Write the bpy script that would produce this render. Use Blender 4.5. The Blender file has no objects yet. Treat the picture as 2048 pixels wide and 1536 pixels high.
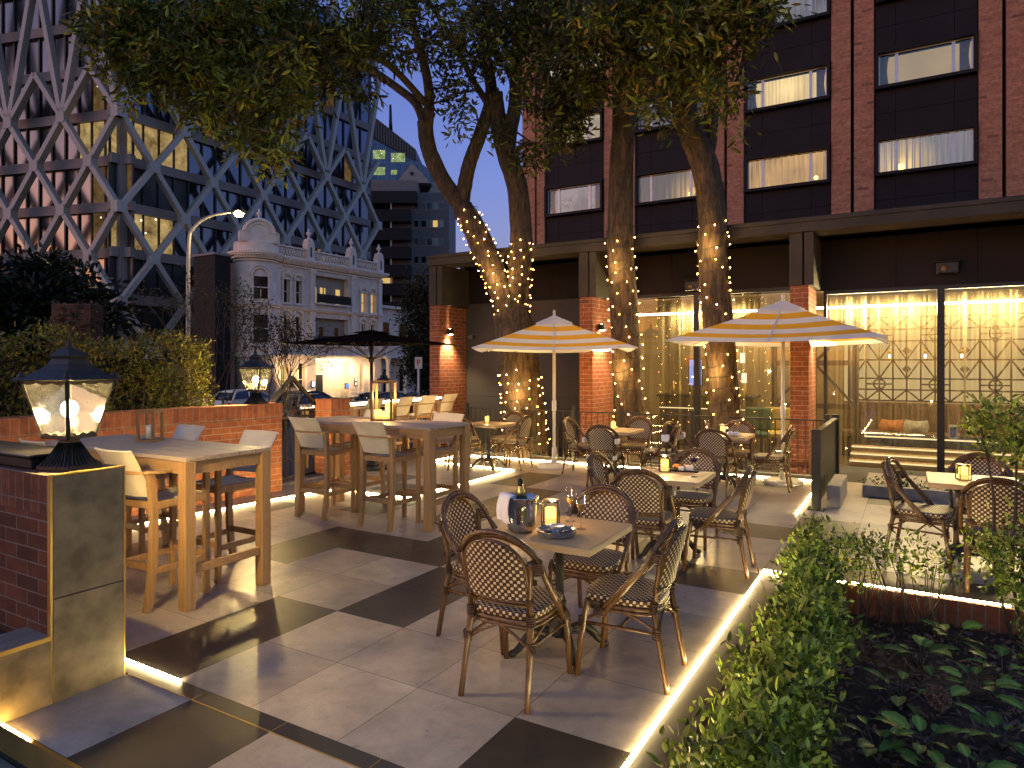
import bpy, math, random
import numpy as np
from mathutils import Vector, Matrix
R = math.radians
sc = bpy.context.scene
COL = sc.collection
random.seed(7)
rng = np.random.default_rng(11)

# ------------------------------------------------------------------ mesh builder
class MB:
    def __init__(s): s.v=[]; s.f=[]; s.m=[]; s.s=[]
    def face(s, idx, m=0, sm=False): s.f.append(tuple(idx)); s.m.append(m); s.s.append(sm)
    def quad(s, a,b,c,d, m=0):
        n=len(s.v); s.v+=[tuple(a),tuple(b),tuple(c),tuple(d)]; s.face((n,n+1,n+2,n+3),m); return s
    def box(s, x0,y0,z0,x1,y1,z1, m=0):
        n=len(s.v)
        s.v+=[(x0,y0,z0),(x1,y0,z0),(x1,y1,z0),(x0,y1,z0),(x0,y0,z1),(x1,y0,z1),(x1,y1,z1),(x0,y1,z1)]
        for q in ((3,2,1,0),(4,5,6,7),(0,1,5,4),(1,2,6,5),(2,3,7,6),(3,0,4,7)): s.face([n+i for i in q],m)
        return s
    def cbox(s, c, sz, m=0, rot=None):
        n=len(s.v); hx,hy,hz=sz[0]/2,sz[1]/2,sz[2]/2; c=Vector(c)
        for z in (-hz,hz):
            for x,y in ((-hx,-hy),(hx,-hy),(hx,hy),(-hx,hy)):
                p=Vector((x,y,z))
                if rot is not None: p=rot@p
                s.v.append(tuple(c+p))
        for q in ((3,2,1,0),(4,5,6,7),(0,1,5,4),(1,2,6,5),(2,3,7,6),(3,0,4,7)): s.face([n+i for i in q],m)
        return s
    def bar(s, p0, p1, w, h, m=0, up=(0,0,1)):
        p0=Vector(p0); p1=Vector(p1); d=(p1-p0)
        if d.length<1e-6: return s
        d.normalize(); u=Vector(up)
        if abs(d.dot(u))>.98: u=Vector((0,1,0))
        x=d.cross(u).normalized(); y=x.cross(d).normalized(); n=len(s.v)
        for p in (p0,p1):
            for a,b in ((-1,-1),(1,-1),(1,1),(-1,1)): s.v.append(tuple(p+x*(a*w/2)+y*(b*h/2)))
        for q in ((0,1,2,3),(7,6,5,4),(0,4,5,1),(1,5,6,2),(2,6,7,3),(3,7,4,0)): s.face([n+i for i in q],m)
        return s
    def tube(s, pts, r, n=8, m=0, closed=False, cap=True, noise=0):
        P=[Vector(p) for p in pts]; k=len(P)
        rad=[r]*k if not hasattr(r,'__len__') else list(r)
        b=len(s.v); prev=None
        for i in range(k):
            if closed: t=(P[(i+1)%k]-P[i-1])
            else: t=P[min(i+1,k-1)]-P[max(i-1,0)]
            t.normalize()
            if prev is None:
                a=Vector((0,0,1)) if abs(t.z)<.9 else Vector((1,0,0))
                x=t.cross(a).normalized()
            else:
                x=(prev-t*prev.dot(t)).normalized()
            prev=x; y=t.cross(x)
            for j in range(n):
                a=2*math.pi*j/n; rr=rad[i]
                if noise: rr*=1+noise*(math.sin(a*3+i*.35)*.5+math.sin(a*5-i*.6)*.3+random.uniform(-.5,.5)*.6)
                s.v.append(tuple(P[i]+x*(math.cos(a)*rr)+y*(math.sin(a)*rr)))
        for i in range(k if closed else k-1):
            for j in range(n):
                i2=(i+1)%k
                s.face((b+i*n+j,b+i*n+(j+1)%n,b+i2*n+(j+1)%n,b+i2*n+j),m,True)
        if cap and not closed:
            s.face([b+j for j in reversed(range(n))],m); s.face([b+(k-1)*n+j for j in range(n)],m)
        return s
    def lathe(s, prof, n=24, c=(0,0,0), m=0, sm=True, sx=1, sy=1, rot=0):
        b=len(s.v); k=len(prof)
        for r,z in prof:
            for j in range(n):
                a=2*math.pi*j/n+rot; s.v.append((c[0]+math.cos(a)*r*sx,c[1]+math.sin(a)*r*sy,c[2]+z))
        for i in range(k-1):
            for j in range(n): s.face((b+i*n+j,b+i*n+(j+1)%n,b+(i+1)*n+(j+1)%n,b+(i+1)*n+j),m,sm)
        if prof[0][0]>1e-5: s.face([b+j for j in reversed(range(n))],m)
        if prof[-1][0]>1e-5: s.face([b+(k-1)*n+j for j in range(n)],m)
        return s
    def grid(s, fn, nu, nv, m=0, sm=True, mfn=None):
        b=len(s.v)
        for i in range(nu+1):
            for j in range(nv+1): s.v.append(tuple(fn(i/nu,j/nv)))
        for i in range(nu):
            for j in range(nv):
                q=(b+i*(nv+1)+j,b+(i+1)*(nv+1)+j,b+(i+1)*(nv+1)+j+1,b+i*(nv+1)+j+1)
                s.face(q,m if mfn is None else mfn((i+.5)/nu,(j+.5)/nv),sm)
        return s
    def prism(s, poly, z0, z1, m=0):
        n=len(poly); b=len(s.v)
        s.v+=[(x,y,z0) for x,y in poly]+[(x,y,z1) for x,y in poly]
        s.face([b+i for i in reversed(range(n))],m); s.face([b+n+i for i in range(n)],m)
        for i in range(n): s.face((b+i,b+(i+1)%n,b+n+(i+1)%n,b+n+i),m)
        return s
    def extr(s, poly, axis, a0, a1, m=0):
        """extrude a 2-D polygon along axis 'x' or 'y' (poly in the other axis and z)"""
        n=len(poly); b=len(s.v)
        for a in (a0,a1):
            for p,q in poly: s.v.append((a,p,q) if axis=='x' else (p,a,q))
        s.face([b+i for i in reversed(range(n))],m); s.face([b+n+i for i in range(n)],m)
        for i in range(n): s.face((b+i,b+(i+1)%n,b+n+(i+1)%n,b+n+i),m)
        return s
    def ball(s, c, r, m=0, n=10, k=6, sz=1):
        prof=[(max(1e-6,r*math.sin(math.pi*i/k)),-r*sz*math.cos(math.pi*i/k)) for i in range(k+1)]
        return s.lathe(prof,n,c,m)
    def build(s, name, mats, parent=None, bevel=0, seg=1, uv=True):
        me=bpy.data.meshes.new(name); me.from_pydata(s.v,[],s.f)
        if not isinstance(mats,(list,tuple)): mats=[mats]
        for mt in mats: me.materials.append(mt)
        me.polygons.foreach_set('material_index',s.m); me.polygons.foreach_set('use_smooth',s.s)
        me.update()
        if uv: box_uv(me)
        o=bpy.data.objects.new(name,me); COL.objects.link(o)
        if parent is not None: o.parent=parent
        if bevel:
            b=o.modifiers.new('bevel','BEVEL'); b.width=bevel; b.segments=seg; b.limit_method='ANGLE'; b.angle_limit=R(50)
        return o

def box_uv(me):
    n=len(me.loops)
    if n==0: return
    co=np.empty(len(me.vertices)*3,np.float32); me.vertices.foreach_get('co',co); co=co.reshape(-1,3)
    vi=np.empty(n,np.int32); me.loops.foreach_get('vertex_index',vi)
    nor=np.empty(len(me.polygons)*3,np.float32); me.polygons.foreach_get('normal',nor); nor=np.abs(nor.reshape(-1,3))
    lt=np.empty(len(me.polygons),np.int32); me.polygons.foreach_get('loop_total',lt)
    ax=np.repeat(np.argmax(nor*np.array([1,1,1.02]),1),lt); c=co[vi]; uv=np.empty((n,2),np.float32)
    uv[:,0]=np.where(ax==0,c[:,1],c[:,0]); uv[:,1]=np.where(ax==2,c[:,1],c[:,2])
    l=me.uv_layers.new(name='UVMap'); l.data.foreach_set('uv',uv.ravel())

def thing(name, label, cat, loc=(0,0,0), rz=0, group=None):
    o=bpy.data.objects.new(name,None); COL.objects.link(o); o.location=loc; o.rotation_euler=(0,0,rz)
    o.empty_display_size=.1
    return tag(o,label,cat,group)
def tag(o, label, cat, group=None):
    o['label']=label; o['category']=cat
    if group: o['group']=group
    return o
def struct(o): o['kind']='structure'; return o
def dup(root, loc, rz=0, label=None, group=None):
    def cp(o,par):
        c=o.copy(); COL.objects.link(c)
        if par is not None: c.parent=par
        for ch in kids.get(o.name,[]): cp(ch,c)
        return c
    kids={}
    def walk(o):
        kids[o.name]=list(o.children)
        for c in o.children: walk(c)
    walk(root)
    r=cp(root,None); r.location=loc; r.rotation_euler=(0,0,rz)
    if label: r['label']=label
    if group: r['group']=group
    return r
def catmull(P, n=6):
    P=[Vector(p) for p in P]; out=[]
    for i in range(len(P)-1):
        p0=P[max(i-1,0)]; p1=P[i]; p2=P[i+1]; p3=P[min(i+2,len(P)-1)]
        for k in range(n):
            t=k/n
            out.append(.5*((2*p1)+(p2-p0)*t+(2*p0-5*p1+4*p2-p3)*t*t+(3*p1-p0-3*p2+p3)*t**3))
    out.append(P[-1]); return out

# ------------------------------------------------------------------ materials
class NT:
    def __init__(s, name):
        s.mat=bpy.data.materials.new(name); s.mat.use_nodes=True; s.t=s.mat.node_tree; s.t.nodes.clear()
        s.out=s.n('ShaderNodeOutputMaterial')
    def n(s, typ, **kw):
        x=s.t.nodes.new(typ)
        for k,v in kw.items():
            if k.startswith('_'): setattr(x,k[1:],v)
            else:
                key=k.replace('__',' ')
                if hasattr(v,'is_linked') or isinstance(v,bpy.types.NodeSocket): s.t.links.new(v,x.inputs[key])
                else: x.inputs[key].default_value=v
        return x
    def l(s,a,b): s.t.links.new(a,b)
    def uv(s, sc=(1,1,1), rot=(0,0,0)):
        t=s.n('ShaderNodeTexCoord'); m=s.n('ShaderNodeMapping'); m.inputs['Scale'].default_value=sc; m.inputs['Rotation'].default_value=rot
        s.l(t.outputs['UV'],m.inputs['Vector']); return m.outputs['Vector']
    def obj(s, sc=(1,1,1)):
        t=s.n('ShaderNodeTexCoord'); m=s.n('ShaderNodeMapping'); m.inputs['Scale'].default_value=sc
        s.l(t.outputs['Object'],m.inputs['Vector']); return m.outputs['Vector']
    def noise(s, vec, scale=5, detail=4, rough=.55, dist=0):
        x=s.n('ShaderNodeTexNoise',Scale=scale,Detail=detail,Roughness=rough,Distortion=dist); s.l(vec,x.inputs['Vector']); return x.outputs['Fac']
    def ramp(s, fac, stops):
        x=s.n('ShaderNodeValToRGB'); s.l(fac,x.inputs['Fac']); e=x.color_ramp.elements
        while len(e)<len(stops): e.new(.5)
        for i,(p,c) in enumerate(stops): e[i].position=p; e[i].color=(*c,1) if len(c)==3 else c
        return x.outputs['Color']
    def mix(s, fac, a, b, typ='MIX'):
        x=s.n('ShaderNodeMix',_data_type='RGBA',_blend_type=typ)
        for i,v in ((0,fac),(6,a),(7,b)):
            if isinstance(v,bpy.types.NodeSocket): s.l(v,x.inputs[i])
            else: x.inputs[i].default_value=v if i==0 else ((*v,1) if len(v)==3 else v)
        return x.outputs[2]
    def math(s, op, a, b=0):
        x=s.n('ShaderNodeMath',_operation=op)
        for i,v in ((0,a),(1,b)):
            if isinstance(v,bpy.types.NodeSocket): s.l(v,x.inputs[i])
            else: x.inputs[i].default_value=v
        return x.outputs[0]
    def bump(s, h, strength=.3, dist=.01):
        b=s.n('ShaderNodeBump',Strength=strength,Distance=dist); s.l(h,b.inputs['Height']); return b.outputs['Normal']
    def bsdf(s, base, rough=.6, metal=0, spec=.5, normal=None, **kw):
        p=s.n('ShaderNodeBsdfPrincipled')
        for k,v in (('Base Color',base),('Roughness',rough),('Metallic',metal),('Specular IOR Level',spec)):
            if isinstance(v,bpy.types.NodeSocket): s.l(v,p.inputs[k])
            else: p.inputs[k].default_value=(*v,1) if k=='Base Color' and len(v)==3 else v
        for k,v in kw.items():
            k=k.replace('__',' ')
            if isinstance(v,bpy.types.NodeSocket): s.l(v,p.inputs[k])
            else: p.inputs[k].default_value=v
        if normal is not None: s.l(normal,p.inputs['Normal'])
        s.l(p.outputs[0],s.out.inputs['Surface']); return p
    def surf(s, o): s.l(o,s.out.inputs['Surface'])

def plain(name, c, rough=.6, metal=0, var=.25, scale=8, bump=.08, spec=.5, uvs=False):
    m=NT(name); v=m.uv() if uvs else m.obj(); f=m.noise(v,scale,5)
    col=m.ramp(f,[(.32,tuple(x*(1-var) for x in c)),(.5,c),(.68,tuple(min(1,x*(1+var)) for x in c))])
    rg=m.math('MULTIPLY_ADD',f,.18); m.t.nodes[-1].inputs[2].default_value=rough-.09
    f2=m.noise(v,scale*7,3)
    m.bsdf(col,rg,metal,spec,m.bump(f2,bump,.004) if bump else None); return m.mat

def emis(name, c, strength, var=0, scale=3):
    m=NT(name); e=m.n('ShaderNodeEmission',Strength=strength)
    if var:
        f=m.noise(m.obj(),scale,3); m.l(m.mix(f,tuple(x*(1-var) for x in c),c),e.inputs['Color'])
    else: e.inputs['Color'].default_value=(*c,1)
    m.surf(e.outputs[0]); return m.mat

def brick(name, c1, c2, mortar, rowh=.077, bw=.235, dark=None, soldier=False, rough=.8):
    m=NT(name); v=m.uv(rot=(0,0,R(90)) if soldier else (0,0,0))
    b=m.n('ShaderNodeTexBrick',Scale=1.0); m.l(v,b.inputs['Vector'])
    b.inputs['Color1'].default_value=(*c1,1); b.inputs['Color2'].default_value=(*c2,1); b.inputs['Mortar'].default_value=(*mortar,1)
    b.inputs['Mortar Size'].default_value=.005; b.inputs['Mortar Smooth'].default_value=.25; b.inputs['Bias'].default_value=-.1
    b.inputs['Brick Width'].default_value=bw; b.inputs['Row Height'].default_value=rowh
    if soldier: b.offset=0
    f=m.noise(m.uv((1,1,1)),9,5,.6); f2=m.noise(m.uv((1,1,1)),60,4)
    f3=m.noise(m.uv((1.1,3,1)),1.3,3)
    col=m.mix(.75,b.outputs['Color'],m.ramp(f,[(.25,(.45,.42,.42)),(.5,(.95,.93,.92)),(.75,(1.35,1.3,1.25))]),'MULTIPLY')
    col=m.mix(m.math('MULTIPLY',f3,.35),col,(.05,.035,.03))
    if dark is not None:
        b2=m.n('ShaderNodeTexBrick',Scale=1.0); m.l(v,b2.inputs['Vector'])
        b2.inputs['Color1'].default_value=(0,0,0,1); b2.inputs['Color2'].default_value=(1,1,1,1); b2.inputs['Mortar'].default_value=(0,0,0,1)
        b2.inputs['Mortar Size'].default_value=.005; b2.inputs['Bias'].default_value=-.55
        b2.inputs['Brick Width'].default_value=bw; b2.inputs['Row Height'].default_value=rowh
        k=m.ramp(b2.outputs['Color'],[(.40,(0,0,0)),(.5,(1,1,1))]); col=m.mix(k,col,dark)
    h=m.math('SUBTRACT',m.math('MULTIPLY',f2,.35),m.math('MULTIPLY',b.outputs['Fac'],1.0))
    m.bsdf(col,rough,0,.3,m.bump(h,.55,.006)); return m.mat

def wood(name, c1, c2, rough=.5, sc=(1.6,1.6,1.6), bands=9, spec=.4, along='x'):
    m=NT(name); s3={'x':(sc[0]*.12,sc[1]*3,sc[2]*3),'z':(sc[0]*3,sc[1]*3,sc[2]*.12),'y':(sc[0]*3,sc[1]*.12,sc[2]*3)}[along]
    v=m.obj(s3); f=m.noise(v,bands,6,.65,.8); g=m.noise(v,bands*6,3)
    col=m.ramp(f,[(.3,c1),(.62,c2),(.85,tuple(min(1,x*1.15) for x in c2))])
    col=m.mix(m.math('MULTIPLY',g,.35),col,tuple(x*.55 for x in c1))
    m.bsdf(col,rough,0,spec,m.bump(g,.12,.002)); return m.mat

def leafmat(name, tr=.3, rough=.45):
    m=NT(name); a=m.n('ShaderNodeAttribute',_attribute_name='leafcol')
    p=m.bsdf(a.outputs['Color'],rough,0,.4)
    t=m.n('ShaderNodeBsdfTranslucent'); m.l(m.mix(.6,a.outputs['Color'],(.9,1,.3),'MULTIPLY'),t.inputs['Color'])
    x=m.n('ShaderNodeMixShader',Fac=tr); m.l(p.outputs[0],x.inputs[1]); m.l(t.outputs[0],x.inputs[2]); m.surf(x.outputs[0]); return m.mat

def glassmat(name, tint=(1,1,1), refl=.12, rough=.02, alpha=0.0):
    m=NT(name); t=m.n('ShaderNodeBsdfTransparent'); t.inputs['Color'].default_value=(*tint,1)
    g=m.n('ShaderNodeBsdfGlossy'); g.inputs['Roughness'].default_value=rough
    lw=m.n('ShaderNodeLayerWeight'); lw.inputs['Blend'].default_value=.35
    f=m.math('MULTIPLY_ADD',lw.outputs['Fresnel'],.6); m.t.nodes[-1].inputs[2].default_value=refl*.4
    x=m.n('ShaderNodeMixShader'); m.l(f,x.inputs[0]); m.l(t.outputs[0],x.inputs[1]); m.l(g.outputs[0],x.inputs[2])
    if alpha>0:
        d=m.n('ShaderNodeBsdfTranslucent'); d.inputs['Color'].default_value=(*tint,1); y=m.n('ShaderNodeMixShader',Fac=alpha)
        m.l(x.outputs[0],y.inputs[1]); m.l(d.outputs[0],y.inputs[2]); m.surf(y.outputs[0])
    else: m.surf(x.outputs[0])
    return m.mat

M={}
def tilemat(name, c, rough, vein):
    m=NT(name); a=m.n('ShaderNodeAttribute',_attribute_name='tilecol'); v=m.obj()
    ad=m.n('ShaderNodeVectorMath',_operation='ADD'); m.l(v,ad.inputs[0]); m.l(a.outputs['Vector'],ad.inputs[1])
    vv=ad.outputs[0]
    f=m.noise(vv,2.6,6,.62,.6); f2=m.noise(vv,14,6,.7,.3); f3=m.noise(vv,120,3,.6)
    col=m.ramp(f,[(.25,tuple(x*.72 for x in c)),(.5,c),(.75,tuple(x*1.22 for x in c))])
    col=m.mix(.5,col,m.ramp(f2,[(.3,(.7,.7,.7)),(.6,(1.08,1.06,1.04))]),'MULTIPLY')
    if vein:
        f4=m.noise(vv,7,8,.75,1.6)
        k=m.ramp(f4,[(.485,(0,0,0)),(.5,(1,1,1)),(.515,(0,0,0))]); k=m.mix(1,k,m.ramp(f,[(.45,(0,0,0)),(.7,(.5,.5,.5))]),'MULTIPLY')
        col=m.mix(k,col,tuple(min(1,x*1.7) for x in c))
    sep=m.n('ShaderNodeSeparateColor'); m.l(a.outputs['Color'],sep.inputs[0])
    dirt=m.noise(v,.9,7,.68,.4); col=m.mix(1,col,m.ramp(dirt,[(.34,(.74,.72,.70)),(.5,(.97,.96,.95)),(.66,(1.08,1.07,1.06))]),'MULTIPLY')
    br=m.math('MULTIPLY_ADD',m.math('FRACT',sep.outputs[0]),.22); m.t.nodes[-1].inputs[2].default_value=.89
    cc=m.n('ShaderNodeCombineXYZ'); [m.l(br,cc.inputs[i]) for i in range(3)]
    col=m.mix(1,col,cc.outputs[0],'MULTIPLY')
    rg=m.math('MULTIPLY_ADD',f2,.22); m.t.nodes[-1].inputs[2].default_value=rough-.1
    m.bsdf(col,rg,0,.5,m.bump(f3,.05,.002)); return m.mat
M['tile']=tilemat('light_stone_tile',(.44,.385,.335),.30,True)
M['dtile']=tilemat('dark_stone_tile',(.050,.044,.041),.36,False)
M['grout']=plain('dark_grout',(.04,.037,.035),.9)
M['cap']=plain('stone_cladding',(.20,.155,.09),.5,var=.5,scale=5.5,bump=.1)
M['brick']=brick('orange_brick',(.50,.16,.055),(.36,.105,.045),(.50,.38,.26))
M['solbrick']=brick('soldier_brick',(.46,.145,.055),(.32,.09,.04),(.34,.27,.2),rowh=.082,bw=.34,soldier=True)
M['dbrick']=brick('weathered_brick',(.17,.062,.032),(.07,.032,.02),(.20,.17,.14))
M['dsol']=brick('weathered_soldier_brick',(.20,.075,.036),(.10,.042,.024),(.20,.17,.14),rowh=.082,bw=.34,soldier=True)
M['colbrick']=brick('column_brick',(.34,.10,.045),(.26,.075,.035),(.40,.32,.24),dark=(.06,.045,.035))
M['towbrick']=brick('tower_brick',(.62,.275,.15),(.46,.195,.105),(.30,.22,.19),rowh=.085,bw=.30,dark=(.035,.028,.035))
M['conc']=plain('dark_painted_concrete',(.042,.036,.030),.8,var=.35,scale=1.5,bump=.12)
M['panel']=plain('charcoal_wall_panel',(.042,.040,.040),.6,var=.25,scale=1.2)
M['blackpanel']=plain('black_cladding',(.015,.011,.013),.62,var=.4,scale=1.0,spec=.2)
M['black']=plain('black_metal',(.014,.013,.012),.42,var=.3,scale=20)
M['iron']=plain('cast_iron',(.018,.016,.014),.5,var=.4,scale=30,bump=.3)
M['white']=plain('white_powder_coat',(.72,.70,.66),.4,var=.06)
M['alu']=plain('window_aluminium',(.55,.55,.60),.35,.3,var=.1)
M['steel']=plain('polished_steel',(.62,.60,.56),.16,1.0,var=.12,scale=4,bump=0)
M['cream']=plain('cream_render',(.76,.60,.52),.85,var=.14,scale=1.2,bump=.15)
M['creamtrim']=plain('cream_trim',(.82,.67,.59),.8,var=.1,scale=2)
M['fabric']=plain('cream_sling_fabric',(.68,.60,.48),.85,var=.08,scale=6,bump=.25)
M['teak']=wood('teak',(.34,.19,.085),(.50,.30,.14),.5,along='z')
M['teakx']=wood('teak_rail',(.34,.19,.085),(.50,.30,.14),.5,along='x')
M['weatherwood']=wood('weathered_table_boards',(.36,.27,.21),(.52,.42,.34),.5,along='x')
M['tabletop']=wood('oak_table_top',(.48,.32,.17),(.62,.45,.26),.38,along='x',bands=14)
M['lanternwood']=wood('lantern_wood',(.16,.085,.035),(.26,.15,.065),.5,along='z')
M['bamboo']=wood('brown_bamboo',(.06,.03,.011),(.20,.105,.038),.24,along='z',bands=4,spec=.6)
M['binding']=plain('cane_binding',(.085,.038,.017),.4,scale=60,var=.4)
M['bark']=None
def weave():
    m=NT('woven_seat'); v=m.uv(); c=.0185
    ch=m.n('ShaderNodeTexChecker',Scale=1/c); m.l(v,ch.inputs['Vector']); ch.inputs[1].default_value=(1,1,1,1); ch.inputs[2].default_value=(0,0,0,1)
    b=m.n('ShaderNodeTexBrick',Scale=1.0); b.offset=0; m.l(v,b.inputs['Vector']); b.inputs['Brick Width'].default_value=c; b.inputs['Row Height'].default_value=c
    b.inputs['Mortar Size'].default_value=.0023; b.inputs['Mortar Smooth'].default_value=.2
    k=m.math('MULTIPLY',ch.outputs['Fac'],m.math('SUBTRACT',1,b.outputs['Fac']))
    f=m.noise(v,90,2)
    col=m.mix(k,m.mix(f,(.045,.022,.014),(.085,.04,.022)),m.mix(f,(.66,.54,.34),(.86,.74,.50)))
    m.bsdf(col,.5,0,.4,m.bump(k,.6,.003)); return m.mat
M['weave']=weave()
def barkmat():
    m=NT('tree_bark'); v=m.obj((5,5,1.1)); f=m.noise(v,3,8,.7,.5); f2=m.noise(m.obj((3,3,2)),2,4)
    col=m.ramp(f,[(.36,(.012,.006,.003)),(.5,(.075,.042,.022)),(.66,(.19,.115,.06))])
    col=m.mix(m.math('MULTIPLY',f2,.4),col,(.16,.16,.13))
    m.bsdf(col,.85,0,.2,m.bump(f,.9,.03)); return m.mat
M['bark']=barkmat()
M['leaf']=leafmat('tree_leaf',.25); M['hedgeleaf']=leafmat('hedge_leaf',.3,.4); M['bigleaf']=leafmat('broad_leaf',.15,.55)
M['twig']=plain('twig_bark',(.10,.065,.04),.8)
M['soil']=plain('soil',(.055,.034,.023),.95,var=.5,scale=25,bump=.6)
M['mulch']=plain('bark_mulch',(.17,.10,.07),.85,var=.6,scale=9)
M['asphalt']=plain('asphalt',(.05,.05,.055),.8,var=.25,scale=6,bump=.2)
M['paving']=plain('pavement',(.16,.15,.15),.8,var=.2)
M['led']=emis('led_strip',(1,.74,.33),115)
M['goldled']=emis('gold_led',(1,.58,.12),160)
M['ledw']=emis('cove_led',(1,.86,.58),20)
M['ledsoft']=emis('edge_led',(1,.76,.38),1.5)
M['bulb']=emis('fairy_bulb',(1,.49,.11),45)
M['lampbulb']=emis('lamp_bulb',(1,.80,.45),70)
M['streetbulb']=emis('street_lamp_head',(1,.72,.25),90)
M['pend']=emis('filament_bulb',(1,.60,.2),16)
M['flame']=emis('candle_glow',(1,.62,.12),3.4)
M['wax']=emis('lit_wax',(1,.60,.14),1.5)
M['glass']=glassmat('clear_glass',(1,1,1),.12)
M['lampglass']=glassmat('seeded_lamp_glass',(1,.94,.80),.10,.10,.006)
M['winglass']=glassmat('window_glass',(.92,.93,.9),.16)
M['wine']=plain('red_wine',(.05,.002,.004),.1)
M['champ']=plain('champagne',(.75,.45,.12),.1)
M['porc']=plain('white_porcelain',(.75,.74,.72),.25,var=.04,bump=0)
M['napkin']=plain('white_linen',(.92,.90,.92),.9,var=.05,scale=12,bump=.2)
M['bottle']=plain('green_bottle_glass',(.02,.035,.012),.08,bump=0)
M['foil']=plain('gold_foil',(.80,.52,.12),.3,.9,var=.2,scale=60)
M['waxw']=plain('white_wax',(.72,.68,.6),.6,var=.05)
M['brass']=plain('brass_trim',(.62,.42,.12),.35,.8,var=.1)
M['oyster']=plain('oyster_shell',(.34,.33,.30),.45,var=.6,scale=40,bump=.5)
M['pastry']=plain('fried_bites',(.42,.17,.05),.6,var=.5,scale=60,bump=.5)
def canopy(name,c,tr=.45):
    m=NT(name); f=m.noise(m.obj(),14,3); col=m.mix(f,tuple(x*.93 for x in c),c)
    d=m.n('ShaderNodeBsdfDiffuse'); m.l(col,d.inputs[0]); t=m.n('ShaderNodeBsdfTranslucent'); m.l(col,t.inputs[0])
    x=m.n('ShaderNodeMixShader',Fac=tr); m.l(d.outputs[0],x.inputs[1]); m.l(t.outputs[0],x.inputs[2]); m.surf(x.outputs[0]); return m.mat
M['cwhite']=canopy('canopy_white',(.93,.89,.86),.32); M['corange']=canopy('canopy_orange',(.98,.52,.05),.32); M['cblack']=canopy('canopy_black',(.012,.009,.009),.05)
def curtain():
    m=NT('sheer_curtain'); v=m.uv(); f=m.noise(m.uv((22,.15,1)),1.0,4,.6)
    d=m.n('ShaderNodeBsdfTranslucent'); d.inputs[0].default_value=(.85,.72,.45,1); d2=m.n('ShaderNodeBsdfDiffuse'); d2.inputs[0].default_value=(.6,.5,.32,1)
    t=m.n('ShaderNodeBsdfTransparent'); a=m.n('ShaderNodeMixShader',Fac=.4); m.l(d.outputs[0],a.inputs[1]); m.l(d2.outputs[0],a.inputs[2])
    x=m.n('ShaderNodeMixShader'); m.l(m.ramp(f,[(.38,(.015,.015,.015)),(.55,(.12,.12,.12)),(.80,(.50,.50,.50))]),x.inputs[0]); m.l(t.outputs[0],x.inputs[1]); m.l(a.outputs[0],x.inputs[2]); m.surf(x.outputs[0]); return m.mat
M['sheer']=curtain()

# ------------------------------------------------------------------ foliage
def leaf_mesh(name, pos, dirs, size, width, cols, mat, parent=None, fold=.25, droop=.0):
    """many individual leaves: pos (n,3), dirs (n,3) unit; six-sided folded blades, one colour per leaf"""
    n=len(pos); pos=np.asarray(pos,np.float64); d=np.asarray(dirs,np.float64); d/=np.linalg.norm(d,axis=1)[:,None]+1e-9
    rnd=rng.normal(size=(n,3)); s=np.cross(d,rnd); s/=np.linalg.norm(s,axis=1)[:,None]+1e-9; up=np.cross(s,d)
    L=np.asarray(size)*np.ones(n); W=np.asarray(width)*np.ones(n)
    A=lambda l,w,h: pos+d*(L*l)[:,None]+s*(W*w)[:,None]+up*(W*h)[:,None]
    V=np.stack([A(0,0,0),A(.3,.42,fold),A(.68,.36,fold*.9),A(1,0,-droop),A(.68,-.36,fold*.9),A(.3,-.42,fold)],1).reshape(-1,3)
    b=np.arange(n)[:,None]*6; F=np.concatenate([b+np.array([0,1,2,3]),b+np.array([0,3,4,5])],1).reshape(-1,4)
    me=bpy.data.meshes.new(name); me.vertices.add(len(V)); me.vertices.foreach_set('co',V.astype(np.float32).ravel())
    me.loops.add(F.size); me.loops.foreach_set('vertex_index',F.astype(np.int32).ravel())
    me.polygons.add(len(F)); me.polygons.foreach_set('loop_start',np.arange(0,F.size,4,dtype=np.int32)); me.polygons.foreach_set('loop_total',np.full(len(F),4,np.int32))
    me.update(); me.validate()
    ca=me.color_attributes.new('leafcol','FLOAT_COLOR','POINT'); c4=np.ones((n*6,4),np.float32); c4[:,:3]=np.repeat(np.asarray(cols),6,0); ca.data.foreach_set('color',c4.ravel())
    me.materials.append(mat); o=bpy.data.objects.new(name,me); COL.objects.link(o)
    if parent is not None: o.parent=parent
    return o
def leafcols(n, pal, jit=.2):
    pal=np.array(pal); c=pal[rng.integers(0,len(pal),n)]*(1+rng.uniform(-jit,jit,(n,1)))
    return np.clip(c,0.003,1)
def ellipsoid_pts(E, dens, clump=.135, per=36):
    """clumpy points in a list of ellipsoids (x,y,z,rx,rz)"""
    out=[];dr=[];fs=[]
    for e in E:
        x,y,z,rx,rz=e[:5]; k=e[5] if len(e)>5 else 1
        vol=rx*rx*rz; nc=max(3,int(vol*dens*k)+4)
        u=rng.normal(size=(nc,3)); u/=np.linalg.norm(u,axis=1)[:,None]; rr=rng.uniform(.25,1.08,nc)**.6
        c=np.array([x,y,z])+u*rr[:,None]*np.array([rx,rx,rz])
        for q in c:
            m=rng.integers(per//2,per+per//2); o=rng.normal(size=(m,3))*clump*np.array([1,1,.75])
            fs.append(np.full(m,(.28+.9*rng.random()**1.3)*(1.25 if rr[len(fs)%nc]>.85 else .85))); out.append(q+o); g=o*2.2+rng.normal(size=(m,3))*.5; g[:,2]-=.12; dr.append(g)  # outer clumps lighter, inner ones darker: shade put into the leaf colour
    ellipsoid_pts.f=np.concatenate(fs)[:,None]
    return np.concatenate(out),np.concatenate(dr)
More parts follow.
